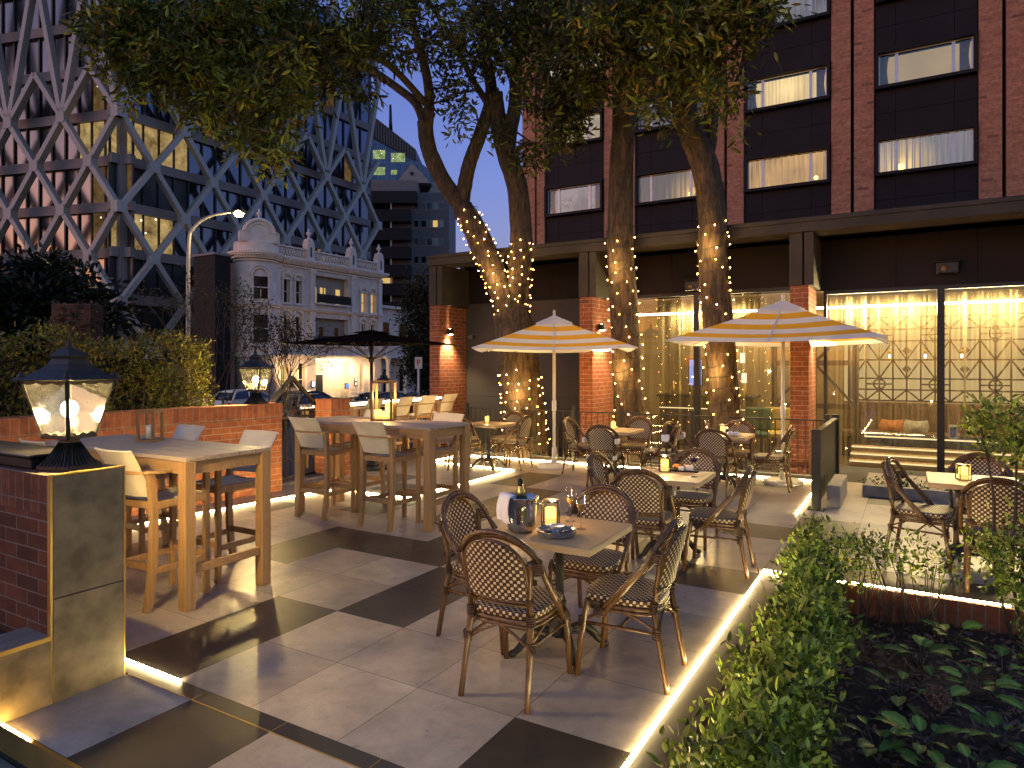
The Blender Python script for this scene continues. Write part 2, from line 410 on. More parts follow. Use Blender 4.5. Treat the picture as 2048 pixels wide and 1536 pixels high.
# ------------------------------------------------------------------ camera, world
cam=bpy.data.cameras.new('camera'); co=bpy.data.objects.new('camera',cam); COL.objects.link(co)
co.location=(3.4785,-3.4711,1.7391); co.rotation_euler=(R(90),0,R(30.571))
cam.sensor_width=36; cam.lens=36*1353.26/2048; cam.shift_y=-(768-727.1)/2048; cam.clip_end=3000; cam.clip_start=.05
sc.camera=co
w=bpy.data.worlds.new('World'); sc.world=w; w.use_nodes=True; nt=w.node_tree; nt.nodes.clear()
sky=nt.nodes.new('ShaderNodeTexSky'); sky.sky_type='NISHITA'; sky.sun_disc=False
SUN_EL,SUN_AZ=R(1.2),R(212)       # low after-glow behind and to the left of the camera
sky.sun_elevation=SUN_EL; sky.sun_rotation=SUN_AZ; sky.air_density=1.2; sky.dust_density=1.5; sky.ozone_density=3.0
mx=nt.nodes.new('ShaderNodeMix'); mx.data_type='RGBA'; mx.blend_type='MULTIPLY'; mx.inputs[0].default_value=1
tc=nt.nodes.new('ShaderNodeTexCoord')
def mixc(fac,a,b):
    x=nt.nodes.new('ShaderNodeMix'); x.data_type='RGBA'; nt.links.new(fac,x.inputs[0])
    for k,v in ((6,a),(7,b)):
        if isinstance(v,tuple): x.inputs[k].default_value=(*v,1)
        else: nt.links.new(v,x.inputs[k])
    return x.outputs[2]
def dotf(v,lo,hi):      # how far a sky direction points towards v
    d=nt.nodes.new('ShaderNodeVectorMath'); d.operation='DOT_PRODUCT'; nt.links.new(tc.outputs['Generated'],d.inputs[0]); d.inputs[1].default_value=v
    m=nt.nodes.new('ShaderNodeMapRange'); m.inputs[1].default_value=lo; m.inputs[2].default_value=hi; nt.links.new(d.outputs['Value'],m.inputs[0]); return m.outputs[0]
# violet dusk towards the north-west, neutral overhead, faint warm glow where the sun has set
tint=mixc(dotf((-.51,.86,0),-.15,.55),(2.0,1.95,2.2),(2.0,1.42,2.23))
tint=mixc(dotf((0,0,1),.35,.9),tint,(1.75,1.22,1.35))
nt.links.new(sky.outputs[0],mx.inputs[6]); nt.links.new(tint,mx.inputs[7])
bg=nt.nodes.new('ShaderNodeBackground'); bg.inputs['Strength'].default_value=.50
wo=nt.nodes.new('ShaderNodeOutputWorld'); nt.links.new(mx.outputs[2],bg.inputs[0]); nt.links.new(bg.outputs[0],wo.inputs[0])
sun=bpy.data.lights.new('sun','SUN'); sun.energy=.03; sun.angle=R(12); sun.color=(1,.62,.62)
so=bpy.data.objects.new('sun',sun); COL.objects.link(so)
sd=Vector((math.sin(SUN_AZ)*math.cos(SUN_EL),math.cos(SUN_AZ)*math.cos(SUN_EL),math.sin(R(9))))
so.rotation_euler=sd.to_track_quat('Z','Y').to_euler()
LM=4.8
def point(loc, watts, color=(1,.72,.38), r=.04, name='lamp_light'):
    l=bpy.data.lights.new(name,'POINT'); l.energy=watts*LM; l.color=color; l.shadow_soft_size=r
    o=bpy.data.objects.new(name,l); COL.objects.link(o); o.location=loc; return o
def spot(loc, target, watts, angle=70, blend=.6, color=(1,.70,.36), r=.03):
    l=bpy.data.lights.new('spot_light','SPOT'); l.energy=watts*LM; l.color=color; l.shadow_soft_size=r; l.spot_size=R(angle); l.spot_blend=blend
    o=bpy.data.objects.new('spot_light',l); COL.objects.link(o); o.location=loc
    o.rotation_euler=(Vector(loc)-Vector(target)).to_track_quat('Z','Y').to_euler(); return o
def area(loc, target, watts, sx, sy, color=(1,.75,.42)):
    l=bpy.data.lights.new('area_light','AREA'); l.shape='RECTANGLE'; l.energy=watts*LM; l.color=color; l.size=sx; l.size_y=sy
    o=bpy.data.objects.new('area_light',l); COL.objects.link(o); o.location=loc
    o.rotation_euler=(Vector(loc)-Vector(target)).to_track_quat('Z','Y').to_euler(); return o

# ------------------------------------------------------------------ ground and terrace
g=MB(); g.quad((-700,-700,-1.25),(700,-700,-1.25),(700,900,-1.25),(-700,900,-1.25)); struct(g.build('ground',M['asphalt']))
g=MB(); g.box(-10.0,-8,-1.249,-4.9,60,-1.12); struct(g.build('pavement',M['paving'],bevel=.02))
g=MB(); g.box(-42,4,-1.249,-37.2,70,-1.10); struct(g.build('far_pavement',M['paving'],bevel=.02))
g=MB(); g.box(-4.85,-1.92,-1.24,2.43,7.62,-.006); g.box(2.43,2.49,-1.24,12,7.62,-.006); g.box(-4.85,7.62,-1.24,12,9.4,-.012)
g.box(-12,-9,-1.24,2.43,-1.92,-.156)
struct(g.build('terrace_slab',M['grout']))
DARK={(-1,-2),(-1,-1),(0,0),(0,1),(-3,1),(-3,2),(-2,2),(-1,2),(-1,3),(-2,4),(-2,5),(-2,6),(-2,7),(-3,8),(-3,9),(-4,4),(-4,5),(-5,-1),(-5,0),(3,-2),(3,3),(2,4),(3,6),(4,7),(4,6),(1,8),(0,6),(0,7),(1,5),(-6,3),(-5,6),(-6,7),(6,4),(5,4),(6,9),(8,7),(2,11),(-1,11),(5,10)}
def tiles(name, x0,x1,y0,y1, dark, ox=0, oy=0, z=0.0, T=.6, gap=.0016):
    ls=[[],[]]
    i0=math.floor((x0-ox)/T)-1; i1=math.ceil((x1-ox)/T)+1; j0=math.floor((y0-oy)/T)-1; j1=math.ceil((y1-oy)/T)+1
    for i in range(i0,i1):
        for j in range(j0,j1):
            a=max(x0,ox+i*T+gap); b=min(x1,ox+(i+1)*T-gap); c=max(y0,oy+j*T+gap); d=min(y1,oy+(j+1)*T-gap)
            if b-a<.01 or d-c<.01: continue
            ls[1 if (i,j) in dark else 0].append((a,b,c,d))
    for k,mt in ((0,'tile'),(1,'dtile')):
        if not ls[k]: continue
        g=MB(); cols=[]
        for a,b,c,d in ls[k]:
            g.quad((a,c,z),(b,c,z),(b,d,z),(a,d,z)); cols+= [[random.random()*9,random.random()*9,random.random()*9,1]]*4
        o=g.build(name if k==0 else 'dark_'+name,M[mt]); ca=o.data.color_attributes.new('tilecol','FLOAT_COLOR','POINT')
        ca.data.foreach_set('color',np.array(cols,np.float32).ravel()); struct(o)
tiles('patio_floor',-4.8,2.40,-1.20,7.6,DARK)
tiles('upper_patio_floor',2.402,11.9,2.51,7.6,DARK)
tiles('front_floor',-.30,2.43,-1.9,-1.302,{(0,-1)},ox=.27,oy=-1.302)
tiles('lower_floor',-11.9,2.43,-8.9,-1.925,set(),ox=.1,oy=-1.925,z=-.15)
g=MB(); y=-1.205
for a,b in ((-.52,.27),(.273,.87),(.873,1.47),(1.473,2.07),(2.073,2.41)): g.quad((a,-1.297,.001),(b,-1.297,.001),(b,-1.203,.001),(a,-1.203,.001))
struct(g.build('threshold_strip',M['dtile']))
g=MB(); g.box(-.3,-1.304,-.004,2.43,-1.299,.003); g.box(-.3,-1.924,-.12,2.43,-1.905,.002)
for x in (.27,.872,1.472,2.072): g.box(x-.0015,-1.298,-.004,x+.0015,-1.203,.002)
struct(g.build('floor_trim',M['brass']))
# sunken planting bed, brick edge
g=MB()
def soil(u,v): x=2.43+u*6.5; y=-6+v*8.49; return (x,y,-.20+.05*math.sin(x*3.1+y*1.7)*math.sin(y*2.3)+.02*math.sin(9*x)+random.uniform(-.012,.012))
g.grid(soil,90,110); struct(g.build('garden_soil',M['soil']))
g=MB(); g.box(2.601,-6,-.35,2.63,2.46,-.02); g.box(2.456,2.46,-.35,9,2.488,-.004); tag(g.build('bed_edging',M['solbrick']),'low orange brick edging around the sunken planting bed','edging')
g=MB(); g.box(2.432,-6,-.3,2.60,2.459,-.002); o=g.build('bed_coping',M['dtile']); struct(o)
n=5200; px_=rng.uniform(2.64,6.3,n); py_=rng.uniform(-2.2,2.42,n)
g=MB()
for i in range(n):
    a=random.uniform(0,6.28); c=(px_[i],py_[i],-.185+.05*math.sin(px_[i]*3.1+py_[i]*1.7)*math.sin(py_[i]*2.3)+random.uniform(-.01,.02))
    q=Matrix.Rotation(a,3,'Z')@Matrix.Rotation(random.gauss(0,.5),3,'X')@Matrix.Rotation(random.gauss(0,.35),3,'Y')
    g.cbox(c,(random.uniform(.02,.075),random.uniform(.008,.022),random.uniform(.004,.01)),rot=q)
o=g.build('bark_mulch',M['mulch']); o['kind']='stuff'; o['label']='dark bark mulch chips covering the planting bed'; o['category']='mulch'

# ------------------------------------------------------------------ floor LED strips (each a profile + diffuser)
def led(label, pts, wd=.016, h=.011):
    t=thing('led_strip',label,'light strip',(0,0,0),group='warm LED strips set into the patio floor')
    g=MB(); p=MB()
    for a,b in zip(pts[:-1],pts[1:]):
        A=Vector((*a,0)); B=Vector((*b,0)); d=(B-A).normalized(); nrm=Vector((-d.y,d.x,0))
        A2=A-d*wd*.4; B2=B+d*wd*.4
        n0=len(g.v); K=5
        for P in (A2,B2):
            for k in range(K): 
                an=math.pi*k/(K-1); g.v.append(tuple(P+nrm*(math.cos(an)*wd/2)+Vector((0,0,.0022+math.sin(an)*h))))
        for k in range(K-1): g.face((n0+k,n0+k+1,n0+K+k+1,n0+K+k),0,True)
        g.face([n0+k for k in range(K)]); g.face([n0+K+k for k in reversed(range(K))])
        for s_ in (-1,1): 
            q=nrm*(s_*(wd/2+.003)); p.bar(A+q+Vector((0,0,.0005)),B+q+Vector((0,0,.0005)),.004,.004)
    g.build('diffuser',M['led'],t); p.build('profile',M['alu'],t); return t
led('long bright light strip along the planting bed edge in the foreground',[(2.415,-1.9),(2.415,2.49),(3.02,2.49)])
led('light strip running along the brick bed edge at the right',[(3.06,2.50),(4.08,2.50)])
led('short light strip at the foot of the stone clad pier',[(-.51,-1.21),(.03,-1.21)])
led('light strip at the foot of the left brick wall',[(-3.86,-.6),(-3.49,2.62),(-3.36,3.31)])
led('light strip zigzagging under and behind the far bar table',[(-3.30,3.34),(-2.15,3.35),(-2.09,4.7),(-2.10,6.02),(-3.75,6.07)])
led('light strip along the foot of the railing under the umbrellas',[(-3.87,6.25),(-3.87,7.10),(-1.9,7.21),(2.26,7.42)])
led('short light strip ending at the black screen post',[(2.33,4.93),(2.33,6.66)])

# ------------------------------------------------------------------ pier with lamp, foreground left
def brickwall(label, cat, a, b, th, z0, z1, mat, cop=True, capmat=None, name='brick_wall'):
    A=Vector((*a,0)); B=Vector((*b,0)); L=(B-A).length; t=thing(name,label,cat,(a[0],a[1],0),math.atan2(B.y-A.y,B.x-A.x))
    g=MB(); g.box(0,0,z0,L,th,z1-(.21 if cop else 0)); g.build('brickwork',mat,t)
    if cop: 
        g=MB(); g.box(-.004,-.004,z1-.209,L+.004,th+.004,z1); g.build('coping',M['solbrick'] if capmat is None else capmat,t,bevel=.004)
    return t
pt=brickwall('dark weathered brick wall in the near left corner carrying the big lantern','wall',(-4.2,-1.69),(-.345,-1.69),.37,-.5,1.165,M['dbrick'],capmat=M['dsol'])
g=MB()
g.box(3.874,.006,-.15,3.90,.364,.53); g.box(3.874,.006,.536,3.90,.364,1.16)
g.build('stone_cladding',M['cap'],pt,bevel=.002)
g=MB(); g.box(3.868,-.008,-.15,3.896,.004,1.17); g.box(3.868,.366,-.15,3.90,.372,1.17); g.box(3.868,.004,1.162,3.901,.366,1.170); g.build('brass_trim',M['brass'],pt)
t=thing('planter_box','low stone clad planter box beside the tall brick pier','planter',(0,0,0))
g=MB(); g.box(-.36,-1.92,-.15,-.302,-1.695,.325); g.build('cladding',M['cap'],t)
g=MB(); g.box(-.56,-1.93,.33,-.306,-1.692,.345); g.build('ledge',M['tile'],t)
g=MB(); g.box(-.306,-1.935,.326,-.298,-1.692,.349); g.build('brass_trim',M['brass'],t)
g=MB(); g.box(-2.5,-3.2,-.15,-.57,-1.70,.27); g.build('planter_soil',M['soil'],t)
# dark leafy plant in that planter
P,D=ellipsoid_pts([(-.95,-1.98,.36,.30,.10)],150,.07,16)
t=thing('planter_plant','dark low plant growing in the planter by the brick pier','plant',(0,0,0)); leaf_mesh('foliage',P,D,.05,.02,leafcols(len(P),[(.02,.025,.01),(.03,.03,.015)]),M['hedgeleaf'],t)
# glow lamp under the planter ledge / step nosing
t=led('short golden light at the foot of the low planter box',[(-.29,-1.915),(-.02,-1.915)],.010,.006)
for c in t.children:
    if c.name.startswith('diffuser'): c.data.materials[0]=M['goldled']
# long black box on the wall
t=thing('metal_box','long black metal box lying on top of the near brick wall','box',(-1.16,-1.52,1.165))
g=MB(); g.box(-.55,-.13,.004,.55,.13,.06); g.build('body',M['black'],t,bevel=.006)
g=MB(); g.box(-.56,-.14,.0605,.56,.14,.078); g.build('lid',M['black'],t,bevel=.005)

def lantern_lamp(label, loc, sc_=1.0, watts=60, rz=0.0):
    t=thing('wall_lantern',label,'lantern',loc,rz,group='black post lanterns on the brick walls'); s=sc_
    q=R(45)
    g=MB(); g.lathe([(.165*s,0),(.165*s,.018*s),(.15*s,.03*s),(.125*s,.05*s),(.085*s,.09*s),(.06*s,.13*s),(.052*s,.165*s),(.07*s,.185*s)],4,sm=False,rot=q)
    for k in range(4):
        for j in range(-3,4):
            a=k*math.pi/2; f=j/3.6
            p0=Vector((.115*s,f*.105*s,.02*s)); p1=Vector((.045*s,f*.035*s,.15*s)); m_=Matrix.Rotation(a,3,'Z')
            g.tube([m_@p0,m_@Vector((.085*s,f*.075*s,.065*s)),m_@p1],.005*s,4)
    g.build('base',M['iron'],t)
    # cage: bottom ring + corner bars + top ring
    zb,zt,rb,rt_=.19*s,.52*s,.135*s,.235*s
    g=MB()
    cb=[Vector((math.cos(q+k*math.pi/2)*rb,math.sin(q+k*math.pi/2)*rb,zb)) for k in range(4)]
    ct=[Vector((math.cos(q+k*math.pi/2)*rt_,math.sin(q+k*math.pi/2)*rt_,zt)) for k in range(4)]
    for k in range(4):
        g.bar(cb[k],ct[k],.022*s,.012*s); g.bar(cb[k],cb[(k+1)%4],.02*s,.022*s); g.bar(ct[k],ct[(k+1)%4],.012*s,.014*s)
    g.lathe([(.02*s,.175*s),(rb,.185*s),(rb,.192*s)],4,sm=False,rot=q)
    for k in range(4):   # scalloped skirts hanging at top and standing at the bottom
        for e0,e1,sg in ((ct[k],ct[(k+1)%4],-1),(cb[k],cb[(k+1)%4],1)):
            N=18; b=len(g.v)
            for i in range(N+1):
                f=i/N; p=e0.lerp(e1,f); dz=.010*s+.013*s*abs(math.sin(f*math.pi*3)); g.v.append(tuple(p*1.004)); g.v.append((p.x*1.004,p.y*1.004,p.z+sg*dz))
            for i in range(N): g.face((b+2*i,b+2*i+2,b+2*i+3,b+2*i+1))
    g.build('cage',M['iron'],t)
    g=MB(); 
    for k in range(4):
        a,b_,c,d=cb[k]*.985,cb[(k+1)%4]*.985,ct[(k+1)%4]*.985,ct[k]*.985
        for v_,z_ in ((a,zb+.006),(b_,zb+.006),(c,zt-.004),(d,zt-.004)): v_.z=z_
        g.quad(a,b_,c,d)
    g.build('glass_panes',M['lampglass'],t)
    g=MB(); prof=[(.275,.52),(.285,.527),(.27,.537),(.205,.556),(.15,.585),(.11,.62),(.085,.655),(.08,.664)]
    g.lathe([(r*s,z*s) for r,z in prof],4,sm=False,rot=q)
    g.lathe([(.10*s,.658*s),(.105*s,.666*s),(.085*s,.684*s),(.05*s,.708*s),(.02*s,.714*s)],4,sm=False,rot=q)
    for k in range(4):
        a=q+k*math.pi/2; g.lathe([(.02*s,.53*s),(.024*s,.545*s),(.014*s,.551*s),(.016*s,.565*s),(1e-5,.573*s)],8,c=(math.cos(a)*.235*s,math.sin(a)*.235*s,0))
    g.build('hood',M['iron'],t)
    g=MB(); g.lathe([(.028*s,.708*s),(.03*s,.716*s),(.012*s,.724*s),(.02*s,.737*s),(.012*s,.75*s),(.006*s,.765*s),(1e-5,.785*s)],10); g.build('finial',M['iron'],t)
    g=MB(); g.lathe([(.02*s,.19*s),(.022*s,.30*s)],12); g.build('lamp_holder',M['waxw'],t)
    g=MB(); g.ball((0,0,.35*s),.045*s,0,14,9,1.15); g.build('bulb',M['lampbulb'],t)
    zl=loc[2]+.35*s
    point((loc[0],loc[1],zl),watts,(1,.73,.32),.05*s); return t
lantern_lamp('large lit black lantern on the stone clad brick pier at the left',(-.52,-1.50,1.167),.92,230,R(16))
lantern_lamp('smaller lit black lantern at the far end of the left brick wall',(-4.10,2.60,1.202),.92,260,R(20))

# ------------------------------------------------------------------ left boundary: brick wall, hedge, gate, pillar
th=math.atan2(2.8+.3,-3.98+4.25)
wl=brickwall('long orange brick wall lit from below along the left side of the patio','wall',(-4.48,-3.0),(-3.965,2.92),-.001,-.1,1.2,M['brick'])
bpy.data.objects.remove(wl.children[0]); bpy.data.objects.remove(wl.children[0])
L=math.hypot(.515,5.92)
g=MB(); g.box(0,0,-.15,L,.24,.99); g.build('brickwork',M['brick'],wl)
g=MB(); g.box(-.004,-.006,.991,L+.004,.246,1.2); g.build('coping',M['solbrick'],wl,bevel=.004)
t=thing('gate_pillar','square orange brick pillar at the far side of the metal gate','pillar',(-4.25,4.14,0))
g=MB(); g.box(-.18,-.2,-1.2,.18,.2,1.0); g.build('brickwork',M['brick'],t); g=MB(); g.box(-.184,-.204,1.001,.184,.204,1.2); g.build('coping',M['solbrick'],t,bevel=.004)
t=thing('metal_gate','black metal picket gate under a pointed arch beside the brick wall','gate',(-4.32,2.98,0),R(96))
# local x along the opening (0..1.0), y thickness
g=MB()
for i in range(10): g.bar((.06+i*.098,0,.07),(.06+i*.098,0,1.05),.014,.014)
g.build('pickets',M['black'],t)
g=MB(); g.bar((0,0,.07),(1,0,.07),.03,.04); g.bar((0,0,.95),(1,0,.95),.03,.035); g.bar((0,0,1.04),(1,0,1.04),.03,.035); g.bar((.015,0,0),(.015,0,1.05),.04,.03); g.bar((.985,0,0),(.985,0,1.05),.04,.03); g.build('frame',M['black'],t)
g=MB(); pk=Vector((.47,0,1.54))
g.bar((-.12,0,1.03),pk,.05,.05); g.bar((1.08,0,1.03),pk,.05,.05)
for i in range(9):
    f=i/8; g.tube([(.12+f*.72,0,1.05),pk-Vector((0,0,.06))],.006,5)
g.build('gable_arch',M['black'],t)
t=thing('door_sill','pale stone sill under the metal gate','sill',(-4.3,3.45,0)); g=MB(); g.box(-.22,-.52,-.02,.10,.52,.05); g.build('stone',M['paving'],t,bevel=.01)
# street railing beyond the counter
t=thing('street_railing','black spear top railing between the bar counter and the street','railing',(-5.55,4.35,0))
g=MB(); n=32
for i in range(n):
    y=i*.118; g.bar((0,y,-.9),(0,y,1.08),.012,.012); g.lathe([(.012,1.07),(.014,1.09),(1e-5,1.14)],6,c=(0,y,0))
g.build('pickets',M['black'],t)
g=MB(); g.bar((0,-.05,1.0),(0,n*.118,1.0),.03,.03); g.bar((0,-.05,-.6),(0,n*.118,-.6),.03,.03); g.bar((0,-.05,.12),(0,n*.118,.12),.03,.03); g.build('rails',M['black'],t)
t=thing('bar_counter','long timber bar counter with a glowing edge along the street railing','counter',(-5.12,6.15,0))
g=MB(); g.box(-.17,-1.75,1.02,.17,1.75,1.06); g.build('counter_top',M['weatherwood'],t,bevel=.004)
g=MB(); g.box(.171,-1.75,1.02,.181,1.75,1.05); g.build('edge_light',M['ledw'],t)
g=MB(); g.box(-.15,-1.74,.985,.12,1.74,1.0195); g.build('under_light',emis('counter_light',(1,.8,.45),2.4),t)
g=MB()
for y in (-1.68,-.56,.56,1.68): g.box(-.12,y-.04,0,-.04,y+.04,.984)
g.build('posts',M['teak'],t)
# ------------------------------------------------------------------ rattan bistro chair (faces +Y)
def arc_back(t, wx, zlo, zhi, sh, y0, tilt, curl):
    """hoop from left (t=0) over the top to right (t=1)"""
    if t<.3:  f=t/.3;  x=-wx; z=zlo+(sh-zlo)*f
    elif t>.7: f=(1-t)/.3; x=wx; z=zlo+(sh-zlo)*f
    else:
        a=math.pi*(1-(t-.3)/.4); x=math.cos(a)*wx; z=sh+math.sin(a)*(zhi-sh)
    return Vector((x, y0-(z-.45)*tilt+curl*(abs(x)/wx)**2.2, z))
def make_chair(label):
    t=thing('bistro_chair',label,'chair',(0,0,0))
    g=MB()      # woven seat: cushion-like pad with rounded plan
    def outline(a,k=1.0):
        c,s_=math.cos(a),math.sin(a); n=4.2; r=(abs(c)**n+abs(s_)**n)**(-1/n)
        x=c*r; y=s_*r; wx=.212-.018*(1-y)/2*2*.5
        return Vector((x*wx*k, .012+y*.212*k,0))
    def seatf(u,v):
        a=u*2*math.pi
        if v<.5: k=v/.5*.95; z=.462+.008*k*k
        elif v<.6: k=.985; z=.466
        elif v<.7: k=1.0; z=.456
        elif v<.9: k=1.0; z=.432
        else: k=.95; z=.425
        p=outline(a,k); p.z=z; return p
    g.grid(seatf,44,10); g.build('seat',M['weave'],t)
    g=MB(); ring=[outline(2*math.pi*i/36,.96)+Vector((0,0,.414)) for i in range(36)]
    g.tube(ring,.013,8,closed=True); g.tube([p+Vector((0,0,-.026)) for p in ring],.011,8,closed=True); g.build('seat_frame',M['bamboo'],t)
    for s_ in (-1,1):
        g=MB(); g.tube([(s_*.205,.245,0),(s_*.2,.225,.2),(s_*.192,.19,.40),(s_*.19,.185,.425)],[.0155,.017,.0175,.0175],10); g.build('leg',M['bamboo'],t)
        g=MB(); g.tube(catmull([(s_*.195,-.262,0),(s_*.187,-.222,.22),(s_*.178,-.186,.42)],4),[.0155]*5+[.0175]*4,10); g.build('leg',M['bamboo'],t)
    g=MB()      # outer hoops: from the side rails up the diagonal and over the top (paired canes)
    for off,r in ((0,.0155),(.024,.0125)):
        pts=[]
        for s_ in (-1,):
            pts+=[Vector((-.232,.085+off,.375)),Vector((-.236,-.02+off*.9,.50)),Vector((-.236,-.13+off*.6,.63))]
        N=22; mid=[]
        for i in range(N+1):
            a=math.pi*(1-i/N); x=math.cos(a)*(.236-off*.35); zz=.685+math.sin(a)*(.195-off*.9)
            mid.append(Vector((x,-.185-(zz-.685)*.42+.018*(1-math.sin(a))+off*.25,zz)))
        P=pts+mid+[Vector((-p.x,p.y,p.z)) for p in reversed(pts)]
        g.tube(P,r,8)
    # posts continuing the rear legs to the shoulders + lower rail + inner hoop
    for s_ in (-1,1): g.tube([(s_*.178,-.186,.42),(s_*.178,-.202,.56),(s_*.196,-.226,.70),(s_*.2,-.236,.745)],.0145,8)
    g.tube([(-.178,-.20,.53),(-.09,-.222,.53),(0,-.228,.53),(.09,-.222,.53),(.178,-.20,.53)],.012,8)
    g.tube([(-.178,-.195,.505),(0,-.222,.505),(.178,-.195,.505)],.009,8)
    g.tube([arc_back(.12+.76*i/24,.176,.53,.845,.70,-.196,.26,.02) for i in range(25)],.010,7)
    g.build('back_frame',M['bamboo'],t)
    g=MB()
    def bf(u,v):
        x=(u*2-1); zt=.70+.143*math.sqrt(max(0,1-x*x)); z=.532+(zt-.532)*v
        return Vector((x*.172,-.196-(z-.45)*.26+.02*abs(x)**2.2-.016*(1-x*x),z))
    g.grid(bf,16,12); g.grid(lambda u,v: bf(1-u,v)+Vector((0,-.007,0)),16,12); g.build('backrest',M['weave'],t)
    g=MB()
    for s_ in (-1,1):
        g.tube([(s_*.198,.215,.30),(s_*.186,-.205,.30)],.0095,6)
        g.tube([(s_*.188,-.206,.315),(s_*.195,-.09,.37),(s_*.196,.01,.395)],.008,6); g.tube([(s_*.196,.205,.315),(s_*.196,.11,.37),(s_*.196,.03,.395)],.008,6)
    for y,z in ((-.208,.29),(.216,.285)):
        g.tube([(-.188,y,z),(-.09,y*.97,.35),(0,y*.95,.392),(.09,y*.97,.35),(.188,y,z)],.008,6)
    g.tube([(-.19,.0,.30),(.19,.0,.30)],.0085,6)
    g.build('stretchers',M['bamboo'],t)
    def wrap(c,d,r,n=5,l=.05):
        g=MB()
        d=Vector(d).normalized()
        for i in range(n):
            q=Vector(c)+d*((i/(n-1)-.5)*l)
            a=d.cross(Vector((0,0,1)) if abs(d.z)<.9 else Vector((1,0,0))).normalized(); b=d.cross(a)
            g.tube([q+a*(math.cos(k*math.pi/4)*r)+b*(math.sin(k*math.pi/4)*r) for k in range(8)],.0048,4,closed=True)
        g.build('binding',M['binding'],t)
    for s_ in (-1,1):
        wrap((s_*.188,-.206,.30),(0,-.15,1),.021); wrap((s_*.198,.217,.30),(0,-.1,1),.021); wrap((s_*.178,-.186,.43),(0,-.1,1),.022)
        wrap((s_*.232,.10,.39),(0,-.75,.9),.025,5,.05); wrap((s_*.222,-.205,.715),(0,-.3,1),.030,6,.06); wrap((s_*.176,-.2,.53),(s_,.2,0),.018,4,.03)
    return t
chair0=make_chair('rattan bistro chair with its woven back to the viewer at the champagne table'); used=[False]
def chair(x,y,deg,label,grp='rattan bistro chairs around the small tables',z=0):
    if not used[0]:
        used[0]=True; chair0.location=(x,y,z); chair0.rotation_euler=(0,0,R(deg)); chair0['label']=label; chair0['group']=grp; return chair0
    return dup(chair0,(x,y,z),R(deg),label,grp)
N_,W_,S_,E_=0,90,180,-90      # heading of the sitter: +Y, -X, -Y, +X
chair(1.63,-.285,2,'nearest rattan chair, its woven back to the viewer at the champagne table')
chair(2.10,.19,W_+3,'rattan chair on the right of the champagne table beside the planting bed light')
chair(1.14,.20,E_-2,'rattan chair on the left of the champagne table behind the ice bucket')
chair(1.64,.67,S_,'rattan chair behind the champagne table facing the viewer past the two flutes')
chair(1.56,2.02,3,'rattan chair with its back to the viewer at the table with the red wine')
chair(2.06,2.38,W_+4,'rattan chair on the right side of the red wine table, seen from the side')
chair(1.10,2.58,E_,'dark rattan chair on the left side of the red wine table')
chair(1.62,3.10,S_,'rattan chair on the far side of the red wine table behind the tray of snacks')
chair(1.24,5.72,-2,'rattan chair with its back to the viewer at the table below the right umbrella')
chair(1.79,6.45,W_+4,'rattan chair in front of the right umbrella pole, right of its table')
chair(1.24,6.78,S_,'rattan chair against the railing behind the table of the right umbrella')
C2_=chair(.66,6.20,E_-12,'rattan chair with white tag straps left of the table below the right umbrella')
C_=chair(-.28,5.52,6,'small rattan chair with white clips in front of the middle table')

chair(-.98,6.26,E_,'rattan chair beside the left umbrella pole, left of the middle table')
chair(-.30,6.72,S_,'rattan chair against the railing behind the middle table')
chair(.27,6.25,W_+14,'rattan chair on the right of the middle table, turned sideways')
chair(-2.84,5.74,N_+6,'pale lit rattan chair with its back to the viewer at the left corner table')
chair(-2.23,6.22,W_,'rattan chair between the left corner table and the left umbrella pole')
chair(-3.22,6.22,E_,'rattan chair at the left corner table nearest to the brick column')
chair(-2.62,6.66,S_,'rattan chair against the railing behind the left corner table')
chair(3.56,3.50,E_-12,'rattan chair tilted sideways at the right hand table behind the low hedge')
chair(4.05,2.97,-3,'rattan chair with its bright woven back to the viewer at the right picture edge')
chair(4.03,4.06,S_,'rattan chair on the far side of the right hand table behind the candle')

for s_ in (-1,1):
    g=MB(); g.box(s_*.236-.022,-.30,.63,s_*.236+.022,-.17,.70); g.build('white_clip',M['white'],C_,bevel=.006); g=MB(); g.box(s_*.19-.025,-.235,.40,s_*.19+.025,-.165,.455); g.build('white_clip',M['white'],C_,bevel=.006)
    g=MB(); g.box(s_*.236-.02,-.24,.62,s_*.236+.02,-.12,.72); g.build('white_strap',M['napkin'],C2_,bevel=.01)
g=MB(); g.tube([(-.17,-.225,.66),(0,-.245,.66),(.17,-.225,.66)],.010,6); g.build('cross_bar',M['bamboo'],C_)
# ------------------------------------------------------------------ cafe tables
def make_table(label):
    t=thing('cafe_table',label,'table',(0,0,0))
    g=MB(); g.box(-.34,-.34,.70,.34,.34,.742); g.build('table_top',M['tabletop'],t,bevel=.006,seg=2)
    g=MB(); g.lathe([(.028,.12),(.028,.30),(.034,.31),(.034,.33),(.026,.34),(.026,.66),(.05,.68),(.05,.699)],14)
    g.bar((-.24,0,.69),(.24,0,.69),.05,.018); g.bar((0,-.24,.69),(0,.24,.69),.05,.018); g.build('pole',M['iron'],t)
    g=MB(); g.lathe([(.05,.10),(.075,.12),(.08,.15),(.05,.175),(.034,.20),(.03,.22)],14)
    for k in range(4):
        m_=Matrix.Rotation(R(45+90*k),3,'Z')
        P=catmull([(.05,0,.135),(.13,0,.15),(.20,0,.115),(.25,0,.055),(.285,0,.03)],5)
        g.tube([m_@p for p in P],[.026-.008*abs(2*i/(len(P)-1)-1) for i in range(len(P))],8,noise=.12)
        g.ball(m_@Vector((.295,0,.024)),.026,0,8,6,.9)
        g.tube([m_@p for p in catmull([(.07,0,.11),(.12,0,.105),(.15,0,.08),(.14,0,.055),(.12,0,.065)],4)],.009,6)
    g.build('base',M['iron'],t); return t
